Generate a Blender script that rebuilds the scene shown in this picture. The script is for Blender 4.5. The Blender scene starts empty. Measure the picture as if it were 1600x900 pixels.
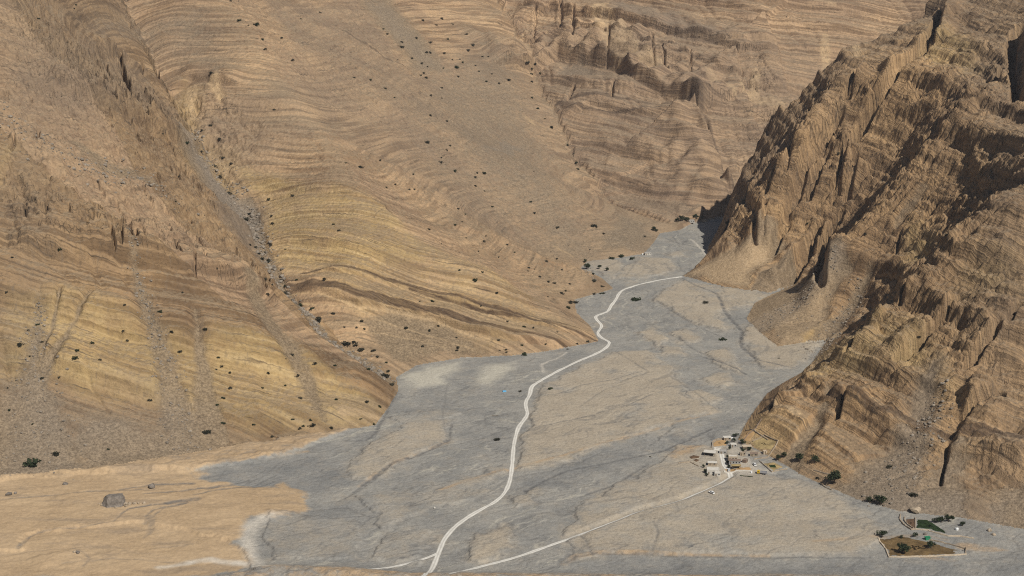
import bpy, bmesh, math, random
import numpy as np
from mathutils import Vector

# ------------------------------------------------------------------ scene, camera, light
SC = bpy.context.scene
COL = SC.collection
CAM_H = 432.0                      # camera height over the wadi floor, metres
PITCH = math.atan(600 / 2400)
cam_data = bpy.data.cameras.new("camera")
cam = bpy.data.objects.new("camera", cam_data)
COL.objects.link(cam)
cam.location = (0, 0, CAM_H)
cam.rotation_euler = (math.pi / 2 - PITCH, 0, 0)
cam_data.sensor_width = 36.0
cam_data.lens = 36.0 * 2400 / 1600
cam_data.clip_start = 1.0
cam_data.clip_end = 30000.0
SC.camera = cam

SUN_DIR = Vector((0.39, -0.55, 0.735)).normalized()    # towards the sun
sun_el = math.asin(SUN_DIR.z)
sun_az = math.atan2(SUN_DIR.x, SUN_DIR.y)
world = bpy.data.worlds.new("World")
SC.world = world
world.use_nodes = True
wn = world.node_tree
bg = wn.nodes["Background"]
sky = wn.nodes.new("ShaderNodeTexSky")
sky.sky_type = 'NISHITA'
sky.sun_disc = False
sky.sun_elevation = sun_el
sky.sun_rotation = sun_az
sky.altitude = 500
sky.dust_density = 2.0
wn.links.new(sky.outputs[0], bg.inputs[0])
bg.inputs[1].default_value = 0.05
sun_data = bpy.data.lights.new("sun", 'SUN')
sun_data.energy = 5.0
sun_data.angle = math.radians(0.5)
sun_data.color = (1.0, 0.95, 0.87)
sun = bpy.data.objects.new("sun", sun_data)
COL.objects.link(sun)
sun.rotation_euler = SUN_DIR.to_track_quat('Z', 'Y').to_euler()
SC.view_settings.view_transform = 'Standard'
SC.view_settings.look = 'None'
SC.view_settings.gamma = 1.0
SC.view_settings.exposure = -0.16
SC.cycles.use_denoising = False
SC.cycles.filter_width = 1.1
SC.cycles.max_bounces = 4
SC.cycles.diffuse_bounces = 1

# ------------------------------------------------------------------ numpy helpers
F32 = np.float32
FPX = 2400.0
CP, SP = math.cos(PITCH), math.sin(PITCH)


def rays(px, py):
    """photo pixels -> world ray directions (unit depth)"""
    px = np.asarray(px, float); py = np.asarray(py, float)
    u = (px - 800) / FPX; v = (450 - py) / FPX
    return np.stack([u, CP + v * SP, -SP + v * CP], -1)


def floor_pt(px, py, z=0.0):
    d = rays(px, py)
    t = (z - CAM_H) / d[..., 2]
    return d[..., :2] * t[..., None]


rng = np.random.default_rng(7)
_P = np.concatenate([rng.permutation(256)] * 3).astype(np.int32)
_A = rng.uniform(0, 2 * np.pi, 256)
_GX = np.cos(_A).astype(F32); _GY = np.sin(_A).astype(F32)


def pn(x, y, seed=0):
    """2D gradient noise, about -0.7..0.7"""
    x = np.asarray(x, F32) + F32(seed * 17.37); y = np.asarray(y, F32) + F32(seed * 5.71)
    xf = np.floor(x); yf = np.floor(y)
    fx = x - xf; fy = y - yf
    xi = xf.astype(np.int32) & 255; yi = yf.astype(np.int32) & 255
    u = fx * fx * fx * (fx * (fx * 6 - 15) + 10)
    v = fy * fy * fy * (fy * (fy * 6 - 15) + 10)
    a = _P[xi] + yi; b = _P[xi + 1] + yi
    h00 = _P[a] ; h01 = _P[a + 1]; h10 = _P[b]; h11 = _P[b + 1]
    n00 = _GX[h00] * fx + _GY[h00] * fy
    n10 = _GX[h10] * (fx - 1) + _GY[h10] * fy
    n01 = _GX[h01] * fx + _GY[h01] * (fy - 1)
    n11 = _GX[h11] * (fx - 1) + _GY[h11] * (fy - 1)
    nx0 = n00 + u * (n10 - n00); nx1 = n01 + u * (n11 - n01)
    return (nx0 + v * (nx1 - nx0)) * F32(1.4)


def fbm(x, y, octs, seed=0, gain=0.5, ridged=False):
    s = 0; a = 1.0; tot = 0; f = 1.0
    for o in range(octs):
        n = pn(x * f, y * f, seed + o * 3)
        if ridged:
            n = 1 - 2 * np.abs(n)
        s = s + a * n; tot += a; a *= gain; f *= 2.03
    return s / tot


def sstep(a, b, x):
    t = np.clip((x - a) / (b - a), 0, 1)
    return t * t * (3 - 2 * t)


def seg_dist(X, Y, p, q):
    """distance to the segment and the parameter along it"""
    dx, dy = q[0] - p[0], q[1] - p[1]
    L2 = dx * dx + dy * dy + 1e-9
    t = np.clip(((X - p[0]) * dx + (Y - p[1]) * dy) / L2, 0, 1)
    return np.hypot(X - p[0] - t * dx, Y - p[1] - t * dy), t


def poly_sdf(X, Y, poly):
    """signed distance to a polygon, negative inside"""
    d = np.full(X.shape, 1e9, F32); inside = np.zeros(X.shape, bool)
    n = len(poly)
    for i in range(n):
        p, q = poly[i], poly[(i + 1) % n]
        dd, _ = seg_dist(X, Y, p, q)
        d = np.minimum(d, dd)
        c = (p[1] > Y) != (q[1] > Y)
        xx = (q[0] - p[0]) * (Y - p[1]) / (q[1] - p[1] + 1e-9) + p[0]
        inside ^= c & (X < xx)
    return np.where(inside, -d, d)


def line_dist(X, Y, pts, ws):
    """distance to a polyline minus its half width there (metres), and the parameter 0..1 along it"""
    best = np.full(X.shape, 1e9, F32); tt = np.zeros(X.shape, F32)
    n = len(pts) - 1
    for i in range(n):
        d, t = seg_dist(X, Y, pts[i], pts[i + 1])
        d = d - (ws[i] + (ws[i + 1] - ws[i]) * t)
        m = d < best
        best = np.where(m, d, best); tt = np.where(m, (i + t) / n, tt)
    return best, tt


# ------------------------------------------------------------------ the valley's plan
# edge of the wadi floor, traced round the valley (photo pixels): (x, y, slope of the side that starts here)
EDGE = [(-500, 815, 'A'), (-120, 768, 'A'), (0, 752, 'A'), (150, 738, 'A'), (300, 714, 'A'), (420, 692, 'A'), (520, 678, 'A'),
        (585, 667, 'A'), (603, 642, 'A'), (622, 612, 'A'), (618, 592, 'B'), (650, 573, 'B'), (720, 561, 'B'), (800, 558, 'B'),
        (870, 548, 'B'), (935, 535, 'C'), (922, 512, 'C'), (900, 490, 'C'), (897, 470, 'C'), (925, 462, 'C'), (958, 453, 'C'),
        (940, 436, 'C'), (906, 420, 'C'), (918, 410, 'D'), (960, 405, 'D'), (1005, 398, 'D'), (1020, 381, 'D'), (1030, 366, 'D'),
        (1062, 361, 'D'), (1078, 352, 'E'), (1110, 345, 'E'), (1190, 338, 'E'), (1320, 330, 'E'),
        (1330, 350, 'F'), (1200, 355, 'F'), (1130, 362, 'F'), (1108, 384, 'K'), (1102, 405, 'K'), (1084, 421, 'G'), (1065, 433, 'G'),
        (1130, 450, 'G'), (1168, 456, 'M'), (1200, 460, 'M'), (1238, 447, 'H'), (1178, 476, 'H'), (1165, 500, 'H'), (1185, 522, 'H'), (1215, 545, 'H'),
        (1262, 538, 'H'), (1292, 533, 'I'), (1262, 578, 'I'), (1222, 601, 'I'), (1198, 617, 'I'), (1180, 640, 'I'), (1164, 665, 'I'),
        (1152, 690, 'J'), (1185, 706, 'J'), (1222, 727, 'J'), (1250, 744, 'J'), (1290, 762, 'J'), (1340, 784, 'J'), (1400, 801, 'J'),
        (1500, 812, 'J'), (1625, 834, 'J'), (2100, 900, 'J')]
FLOOR = floor_pt([e[0] for e in EDGE], [e[1] for e in EDGE])
FLOOR_POLY = [tuple(p) for p in FLOOR] + [(900, 700), (-900, 700)]
# side: lower slope, height of the foot in plan metres, upper slope, massif
SIDES = {'A': (.62, 60, .74, 0), 'B': (.52, 50, .64, 1), 'C': (.52, 60, .62, 1), 'D': (.48, 90, .62, 2), 'E': (.48, 90, .6, 3),
         'F': (2.3, 60, 2.3, 4, 130, .6), 'K': (1.5, 60, 1.5, 4, 165, .42), 'G': (.6, 55, 1.6, 4, 170, .5), 'M': (1.1, 20, 1.5, 4, 185, .5), 'H': (.5, 50, 1.45, 4, 190, .6), 'I': (.72, 40, 1.2, 4, 180, .7), 'J': (.52, 90, .98, 4)}


def at_depth(px, py, d):
    r = rays(px, py)
    p = r * d
    return (p[0], p[1], p[2] + CAM_H)


# the two long ravines: (x, y, optical depth)
RAVINE1 = [at_depth(*q) for q in [(618, 592, 1440), (545, 540, 1480), (452, 470, 1560), (388, 345, 1700), (330, 255, 1800), (262, 150, 1930), (210, 40, 2080), (150, -80, 2250)]]
RAVINE2 = [at_depth(*q) for q in [(1050, 356, 2125), (965, 325, 2205), (905, 258, 2330), (852, 150, 2540), (826, 90, 2690), (790, 20, 2850), (740, -60, 3050)]]

# ------------------------------------------------------------------ the grid
NX, NY = 1260, 1960
_t = np.linspace(0, 1, NY)
YR = 800 + 1750 * _t + 550 * _t ** 2.2          # rows get wider apart with distance
YR = YR.astype(F32)
UX = np.linspace(-1, 1, NX).astype(F32)


def half_w(y):
    return 0.40 * y + 110


GY = np.repeat(YR[:, None], NX, 1)
GX = UX[None, :] * half_w(YR)[:, None]
GX = GX.astype(F32)


def coarse(step):
    jj = np.unique(np.concatenate([np.arange(0, NY, step), [NY - 1]])); ii = np.unique(np.concatenate([np.arange(0, NX, step), [NX - 1]]))
    return jj, ii


def upsample(c, jj, ii):
    j = np.clip(np.searchsorted(jj, np.arange(NY), side='right') - 1, 0, len(jj) - 2)
    i = np.clip(np.searchsorted(ii, np.arange(NX), side='right') - 1, 0, len(ii) - 2)
    tj = ((np.arange(NY) - jj[j]) / (jj[j + 1] - jj[j])).astype(F32)[:, None]
    ti = ((np.arange(NX) - ii[i]) / (ii[i + 1] - ii[i])).astype(F32)[None, :]
    a = c[j] * (1 - tj) + c[j + 1] * tj
    return a[:, i] * (1 - ti) + a[:, i + 1] * ti


def sample(H, x, y):
    """bilinear lookup of a grid at world points"""
    x = np.asarray(x, float); y = np.asarray(y, float)
    fj = np.interp(y, YR, np.arange(NY))
    fi = np.clip((x / half_w(y) + 1) / 2 * (NX - 1), 0, NX - 1.001)
    fj = np.clip(fj, 0, NY - 1.001)
    j = fj.astype(int); i = fi.astype(int); tj = fj - j; ti = fi - i
    return (H[j, i] * (1 - tj) * (1 - ti) + H[j + 1, i] * tj * (1 - ti) + H[j, i + 1] * (1 - tj) * ti + H[j + 1, i + 1] * tj * ti)


def hit(H, px, py):
    """where the sight line of a photo pixel meets the ground: world x, y, z"""
    px = np.atleast_1d(np.asarray(px, float)); py = np.atleast_1d(np.asarray(py, float))
    r = rays(px, py)
    t = np.arange(860, 3150, 2.0)
    out = np.zeros((len(px), 3))
    for k in range(len(px)):
        P = r[k][None, :] * t[:, None]
        z = P[:, 2] + CAM_H
        h = sample(H, P[:, 0], P[:, 1])
        b = np.nonzero(z <= h)[0]
        i = b[0] if len(b) else len(t) - 1
        a = P[i]
        if i > 0:
            d0 = z[i - 1] - h[i - 1]; d1 = z[i] - h[i]
            w = d0 / (d0 - d1 + 1e-9)
            a = P[i - 1] * (1 - w) + P[i] * w
        out[k] = (a[0], a[1], a[2] + CAM_H)
    return out


# ------------------------------------------------------------------ large shape: hillsides rising from the floor's edge and the ravines
jj, ii = coarse(4)
cx = GX[np.ix_(jj, ii)].astype(np.float64); cy = GY[np.ix_(jj, ii)].astype(np.float64)
wx = cx + 4 * fbm(cx / 90, cy / 90, 3, 41); wy = cy + 4 * fbm(cx / 90, cy / 90, 3, 51)
sdf = poly_sdf(cx, cy, FLOOR_POLY)
near = sstep(4, 60, sdf)                         # the warp fades out at the floor's own edge
wx = cx + (wx - cx) * near; wy = cy + (wy - cy) * near
cands = []


def prof(d, a, d0, b, d1=1e6, c=0):
    return a * np.minimum(d, d0) + b * np.clip(d - d0, 0, d1 - d0) + c * np.maximum(d - d1, 0)


for k in range(len(EDGE) - 1):
    a, d0, b, reg, *more = SIDES[EDGE[k][2]]
    d, _ = seg_dist(wx, wy, FLOOR[k], FLOOR[k + 1])
    h = prof(d, a, d0, b, *more)
    if reg in (1, 2, 3):                         # the far side of the valley does not reach across it
        h = np.where((cy < 2078 + .3 * (cx - 287)) & (cx > 262), 1e6, h)
    cands.append((h, reg))
for rav, aL, aR, rl, rr in ((RAVINE1, .95, .60, 0, 1), (RAVINE2, .55, .48, 2, 3)):
    for p, q in zip(rav[:-1], rav[1:]):
        d, t = seg_dist(wx, wy, p, q)
        side = (wx - p[0]) * (q[1] - p[1]) - (wy - p[1]) * (q[0] - p[0]) < 0     # left of the ravine
        h = p[2] + (q[2] - p[2]) * t + np.where(side, aL, aR) * d
        h = np.where((cy < 2078 + .3 * (cx - 287)) & (cx > 262), 1e6, h)
        cands.append((np.where(side, h, 1e6), rl)); cands.append((np.where(side, 1e6, h), rr))
hm = np.min([c[0] for c in cands], 0)
K = 9.0
acc = 0; W = [0, 0, 0, 0, 0]
for h, reg in cands:
    w = np.exp(-np.clip((h - hm) / K, 0, 60))
    acc = acc + w
    W[reg] = W[reg] + w
Wc = [np.asarray(w / acc) for w in W]
hm = hm - K * np.log(acc) * near
hm = np.where(sdf < 0, 0, np.maximum(hm, 0))
# the low brown crest right below the camera, bottom edge of the picture
def blur(a, k):
    for ax_ in (0, 1):
        n = 2 * k + 1
        p = np.pad(a, [(k + 1, k) if q == ax_ else (0, 0) for q in (0, 1)], mode='edge')
        c = np.cumsum(p, ax_)
        a = (np.take(c, range(n, c.shape[ax_]), ax_) - np.take(c, range(0, c.shape[ax_] - n), ax_)) / n
    return a


BEDS = upsample(blur(blur(hm, 9), 9).astype(F32), jj, ii)       # the beds ignore the small bays of the slope foot
BASE = upsample(hm.astype(F32), jj, ii)
SDF = upsample(sdf.astype(F32), jj, ii)
WR = [upsample(w.astype(F32), jj, ii) for w in Wc]
# ------------------------------------------------------------------ masks traced on the hillsides
def on_ground(pts):
    a = hit(BASE, [p[0] for p in pts], [p[1] for p in pts])
    return a


MX, MY = GX, GY
WARPX = GX + 7 * fbm(GX / 22, GY / 22, 3, 61) + 20 * fbm(GX / 95, GY / 95, 2, 63); WARPY = GY + 7 * fbm(GX / 22, GY / 22, 3, 71) + 20 * fbm(GX / 95, GY / 95, 2, 73)


def box_of(pts, pad):
    x = [p[0] for p in pts]; y = [p[1] for p in pts]
    j0 = max(0, np.searchsorted(YR, min(y) - pad) - 1); j1 = min(NY, np.searchsorted(YR, max(y) + pad) + 1)
    w = half_w(np.array([max(800, min(y) - pad), max(y) + pad])).max(); w0 = half_w(max(800, min(y) - pad))
    lo = min(min(x) - pad, 0); hi = max(max(x) + pad, 0)
    lo = (min(x) - pad); hi = (max(x) + pad)
    a = lo / w if lo > 0 else lo / w0
    b = hi / w0 if hi > 0 else hi / w
    i0 = max(0, int((a + 1) / 2 * NX) - 1); i1 = min(NX, int((b + 1) / 2 * NX) + 2)
    return slice(j0, j1), slice(max(0, i0), max(i0 + 1, i1))


def add_streak(mask, pix, widths, val=1.0, soft=0.5, warp=True):
    """a band along a line traced in the photograph, widths in photo pixels"""
    P = on_ground(pix)
    ws = [w * np.linalg.norm(p - np.array([0, 0, CAM_H])) / FPX / 2 for w, p in zip(widths, P)]
    sl = box_of(P, max(ws) * 2 + 25)
    q = .4 if warp else .06
    X, Y = GX + (WARPX - GX) * q, GY + (WARPY - GY) * q
    d, t = line_dist(X[sl], Y[sl], P[:, :2], ws)
    s = max(ws) * soft + 1
    m = val * (1 - sstep(-s, s * .6, d))
    mask[sl] = np.maximum(mask[sl], m)
    return P


def add_zone(mask, pix, val=1.0, soft=18.0):
    P = on_ground(pix)
    sl = box_of(P, soft + 20)
    d = poly_sdf(WARPX[sl], WARPY[sl], [tuple(p[:2]) for p in P])
    mask[sl] = np.maximum(mask[sl], val * (1 - sstep(-soft, soft * .5, d)))


Z = lambda: np.zeros((NY, NX), F32)
scree, yellow, dark, pale, grey, cliff, rugged = Z(), Z(), Z(), Z(), Z(), Z(), Z()
# scree chutes
for pix, ws, v in [
    ([(205, 395), (228, 480), (255, 560), (275, 640), (300, 705)], [10, 26, 40, 60, 80], 1),
    ([(62, 455), (58, 560), (58, 650), (62, 740)], [10, 40, 90, 150], 1),
    ([(142, 465), (100, 535), (70, 600)], [8, 16, 30], .9), ([(92, 462), (75, 540), (70, 600)], [8, 12, 20], .8),
    ([(300, 490), (315, 580), (335, 690)], [12, 36, 60], .9),
    ([(392, 445), (430, 520), (480, 600), (510, 650)], [30, 40, 34, 20], .8),
    ([(160, 690), (200, 730)], [120, 200], 1), ([(20, 600), (10, 740)], [30, 120], .9),
    ([(282, 205), (312, 262), (352, 312), (392, 356)], [22, 56, 84, 44], 1),
    ([(380, 320), (415, 400), (442, 460), (500, 522), (560, 562), (605, 595)], [26, 26, 26, 30, 34, 26], 1),
    ([(120, 225), (160, 260), (230, 280)], [30, 46, 30], .7),
    ([(1312, 398), (1272, 440), (1222, 490), (1178, 515)], [14, 44, 70, 80], 1),
    ([(1352, 440), (1305, 515), (1262, 560)], [24, 50, 60], .9),
    ([(1455, 590), (1425, 690), (1385, 760), (1340, 800)], [40, 80, 130, 170], 1),
    ([(1300, 630), (1258, 700), (1240, 735)], [18, 34, 44], .9),
    ([(1500, 690), (1470, 760), (1450, 810)], [30, 90, 160], .9),
    ([(1590, 780), (1600, 830)], [80, 120], .8),
    ([(1205, 385), (1130, 410), (1075, 430)], [50, 70, 40], 1), ([(1235, 425), (1195, 450)], [40, 60], 1),
    ([(1440, 300), (1400, 350)], [20, 20], .6),
]:
    add_streak(scree, pix, ws, v)
for pix, *v in [
    ([(40, 10), (150, -5), (330, -5), (400, 115), (330, 140), (240, 100), (150, 60)], .5, 60),
    ([(550, -5), (610, -5), (710, 118), (650, 122)], .8, 30),
    ([(560, 500), (640, 478), (700, 512), (770, 548), (720, 560), (650, 570), (612, 560)], .95),
    ([(746, 256), (778, 214), (826, 232), (800, 248)], .9),
    ([(640, 120), (760, 60), (830, 130), (900, 300), (960, 400), (900, 420), (800, 330), (700, 250)], .6, 60), ([(560, 120), (700, 130), (860, 330), (930, 420), (820, 400), (640, 260)], .42, 50),
    ([(600, 300), (760, 330), (900, 430), (880, 470), (740, 400)], .4),
    ([(960, 330), (1020, 350), (1010, 395), (940, 395)], .8),
    ([(1055, 300), (1150, 320), (1110, 345), (1060, 345)], .6),
    ([(880, 98), (935, 104), (960, 125), (870, 125)], .8), ([(1120, 190), (1200, 230), (1180, 270), (1130, 230)], .4),
]:
    add_zone(scree, pix, *v)
for pix, *v in [  # grey scree and rock; zones at the frame edges also paint in lens vignette
    ([(40, 10), (150, -5), (330, -5), (400, 115), (330, 140), (240, 100), (150, 60)], .5, 60),
    ([(-20, -12), (1620, -12), (1620, 60), (1300, 70), (1050, 60), (760, 40), (600, 100), (400, 120), (150, 90), (-20, 120)], .45, 60), ([(560, -5), (600, -5), (700, 118), (660, 122)], .5, 30), ([(400, -5), (560, -5), (640, 110), (600, 120), (470, 90)], .5),
    ([(270, 195), (412, 335), (420, 420), (350, 345)], 1, 20), ([(0, 560), (150, 600), (320, 650), (310, 715), (0, 748)], .7, 50), ([(-10, 50), (240, 105), (255, 195), (150, 205), (-10, 140)], .6, 35), ([(-20, -10), (120, 0), (60, 60), (-20, 60)], .5, 30),
    ([(950, -5), (1500, -5), (1480, 30), (1300, 100), (1240, 150), (1060, 70), (960, 40)], .8),
    ([(746, 256), (778, 214), (826, 232), (800, 248)], .8), ([(1120, 190), (1200, 230), (1180, 270), (1130, 230)], .25), ([(-20, -10), (200, -10), (240, 100), (120, 60), (-20, 160)], .55, 50), ([(1420, 0), (1620, -10), (1620, 420), (1540, 330)], .5, 50), ([(1540, 330), (1620, 320), (1620, 700), (1560, 640)], .35, 50), ([(-20, 560), (60, 560), (120, 740), (-20, 750)], .5, 40),
    ([(1330, 760), (1600, 780), (1600, 850), (1400, 820)], .8),
    ([(1500, 0), (1600, 0), (1600, 300), (1540, 300)], .5),
]:
    add_zone(grey, pix, *v)
add_streak(grey, [(1312, 398), (1272, 440), (1222, 490), (1178, 515)], [20, 44, 60, 70], .8)
add_streak(grey, [(1455, 590), (1425, 690), (1385, 760), (1340, 800)], [40, 80, 130, 170], .5)
add_streak(grey, [(62, 455), (58, 560), (58, 650), (62, 740)], [10, 40, 90, 150], .5)
# yellow marl
for pix, v in [
    ([(350, 250), (480, 288), (600, 325), (650, 370), (720, 410), (560, 445), (440, 430), (392, 335)], .8),
    ([(440, 430), (720, 420), (930, 525), (760, 550), (560, 500)], .45),
    ([(0, 470), (130, 462), (260, 510), (400, 520), (480, 560), (600, 640), (585, 668), (420, 684), (250, 655), (100, 600), (0, 610)], .72),
    ([(0, 220), (30, 230), (0, 320)], .7), ([(620, 410), (760, 420), (850, 480), (760, 470)], .5),
    ([(1225, 520), (1300, 500), (1345, 560), (1250, 545)], .8), ([(1250, 560), (1480, 590), (1520, 640), (1250, 620)], .6),
    ([(1415, 350), (1475, 360), (1460, 410), (1410, 390)], .9), ([(1440, 50), (1520, 70), (1560, 120), (1430, 100)], .7),
    ([(1180, 650), (1260, 680), (1215, 725), (1160, 695)], .6), ([(1500, 420), (1600, 400), (1600, 520), (1480, 500)], .4),
    ([(280, 130), (330, 130), (320, 210), (285, 205)], .6), ([(270, 240), (400, 300), (360, 230), (300, 200)], .4),
]:
    add_zone(yellow, pix, v)
# dark and pale beds
for pix, ws, v in [
    ([(450, 449), (560, 470), (680, 492), (770, 518), (850, 531), (905, 546)], [11, 17, 17, 16, 10, 5], 1),
    ([(470, 430), (600, 438), (720, 470), (820, 499), (934, 534)], [5, 7, 8, 8, 7], .95),
    ([(640, 455), (760, 487), (934, 528)], [4, 5, 5], .85),
    ([(500, 296), (600, 325), (625, 350)], [4, 6, 4], .5),
    ([(870, 172), (990, 178), (1100, 192), (1200, 230)], [10, 12, 9, 6], .6), ([(870, 184), (1000, 192), (1130, 205)], [3, 4, 3], .7),
    ([(1185, 625), (1260, 632), (1330, 650)], [10, 8, 6], .6),
    ([(1300, 640), (1370, 665), (1470, 690)], [10, 16, 16], .6), ([(1470, 690), (1540, 705), (1600, 720)], [16, 24, 24], .8),
    ([(530, 45), (600, 90), (640, 110)], [8, 10, 6], .6),
]:
    add_streak(dark, pix, ws, v, .35, warp=False)
for pix, ws, v in [
    ([(455, 462), (560, 483), (680, 506), (760, 530)], [4, 6, 6, 4], .8), ([(470, 480), (600, 505), (740, 545)], [4, 5, 4], .7),
    ([(480, 497), (600, 520), (700, 545)], [3, 4, 3], .6),
    ([(935, 26), (950, 70), (980, 110)], [22, 46, 44], .9), ([(985, 118), (1035, 132)], [20, 26], .85),
    ([(1108, 142), (1142, 162)], [15, 18], 1), ([(1168, 156), (1215, 182)], [22, 24], 1), ([(1185, 130), (1180, 160)], [16, 20], .7), ([(1290, 70), (1340, 96)], [16, 16], .7), ([(1270, 8), (1300, 20)], [10, 10], .6),
    ([(825, 185), (835, 195)], [14, 10], .6), ([(760, 62), (820, 60), (860, 66)], [5, 6, 5], .8),
    ([(1290, 60), (1340, 95)], [12, 12], .6), ([(1195, 645), (1250, 668)], [10, 12], .7),
    ([(545, 640), (600, 655)], [26, 18], .8), ([(300, 140), (305, 190)], [22, 14], .6), ([(335, 130), (350, 160)], [22, 14], .7),
    ([(865, 385), (890, 400)], [14, 8], .6), ([(950, 345), (900, 320)], [6, 6], .5),
]:
    add_streak(pale, pix, ws, v, .5)
add_zone(pale, [(1066, 432), (1100, 408), (1205, 372), (1225, 385), (1180, 425), (1165, 455)], .8, 12)
add_zone(scree, [(1066, 432), (1100, 408), (1205, 372), (1225, 385), (1180, 425), (1165, 455)], 1, 12)

for pix, v in [
    ([(0, 280), (200, 345), (430, 405), (445, 475), (300, 440), (180, 425), (0, 405)], 1), ([(90, 60), (330, 115), (420, 200), (330, 245), (200, 185), (60, 120)], 1), ([(0, 30), (110, 70), (160, 180), (0, 200)], .7),
    ([(760, 0), (900, 8), (1230, 110), (1230, 190), (1100, 190), (960, 108), (760, 96)], 1), ([(880, 140), (1010, 150), (1100, 190), (1010, 200), (880, 180)], .7),
    ([(1110, 330), (1300, 120), (1420, 170), (1330, 420), (1210, 450), (1200, 380), (1115, 395)], 1), ([(1380, 150), (1600, 40), (1600, 300), (1480, 420), (1340, 400)], .9),
    ([(1240, 570), (1480, 480), (1600, 450), (1600, 640), (1400, 640), (1190, 640)], .6), ([(1470, 680), (1600, 700), (1600, 760), (1500, 730)], .9), ([(1190, 615), (1480, 685), (1470, 700), (1180, 650)], .6)]:
    add_zone(cliff, pix, v)
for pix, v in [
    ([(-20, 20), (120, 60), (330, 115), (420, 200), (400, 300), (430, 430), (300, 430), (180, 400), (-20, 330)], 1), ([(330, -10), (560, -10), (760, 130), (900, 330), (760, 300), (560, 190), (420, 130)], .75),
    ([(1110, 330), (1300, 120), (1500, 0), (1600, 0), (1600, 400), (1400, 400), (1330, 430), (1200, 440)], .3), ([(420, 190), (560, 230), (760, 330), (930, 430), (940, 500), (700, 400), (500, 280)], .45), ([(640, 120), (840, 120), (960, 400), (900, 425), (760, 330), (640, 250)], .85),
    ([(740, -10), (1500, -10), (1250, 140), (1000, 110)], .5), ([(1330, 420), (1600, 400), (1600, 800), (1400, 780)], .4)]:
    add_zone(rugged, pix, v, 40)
for pix, v in [([(700, -10), (1500, -10), (1480, 40), (1240, 160), (1200, 340), (1000, 330), (840, 120)], .25)]:
    add_zone(grey, pix, v, 50)
for pix, v in [([(-30, 0), (150, 20), (120, 300), (100, 500), (60, 640), (-30, 740)], .45), ([(1500, -10), (1640, -10), (1640, 840), (1540, 800), (1500, 500), (1540, 300)], .6), ([(1380, 700), (1620, 680), (1620, 840), (1400, 800)], .35)]:  # left and right edges: lens vignette painted as darker rock
    add_zone(grey, pix, v, 60)
add_zone(scree, [(1168, 478), (1240, 446), (1312, 398), (1330, 420), (1305, 490), (1262, 538), (1215, 545), (1178, 515)], .85, 12)
add_zone(pale, [(1168, 478), (1240, 446), (1290, 420), (1300, 470), (1262, 538), (1215, 545), (1178, 515)], .45, 12)

# scarps: beds that break off as cliffs along a traced foot line
SCARP = Z()


def scarp(pix, height, run, fade, tipk=.3):
    P = on_ground(pix)[:, :2]
    sl = box_of(P, fade + 20)
    X = GX[sl] + (WARPX[sl] - GX[sl]) * tipk; Y = GY[sl] + (WARPY[sl] - GY[sl]) * tipk
    best = np.full(X.shape, 1e9, F32); ends = np.zeros(X.shape, F32)
    L = np.concatenate([[0], np.cumsum(np.hypot(*np.diff(P, axis=0).T))])
    for i in range(len(P) - 1):
        p, q = P[i], P[i + 1]
        n = np.array((-(q - p)[1], (q - p)[0])); n /= np.hypot(*n) + 1e-9
        m = (p + q) / 2
        if sample(BASE, *(m + 15 * n)) < sample(BASE, *(m - 15 * n)):
            n = -n
        d, t = seg_dist(X, Y, p, q)
        s = np.sign((X - p[0]) * n[0] + (Y - p[1]) * n[1])
        k = d < np.abs(best)
        best = np.where(k, d * np.where(s == 0, 1, s), best); ends = np.where(k, L[i] + t * (L[i + 1] - L[i]), ends)
    tip = sstep(0, L[-1] * .08 + 4, ends) * sstep(0, L[-1] * .08 + 4, L[-1] - ends)
    hgt = height * tip * np.clip(.85 + .5 * pn(X / 30, Y / 30, 501), .3, 1.2)
    SCARP[sl] += hgt * sstep(0, run, best) * (1 - sstep(run + fade * .15, fade, best)) * sstep(-3, 10, SDF[sl])


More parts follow.
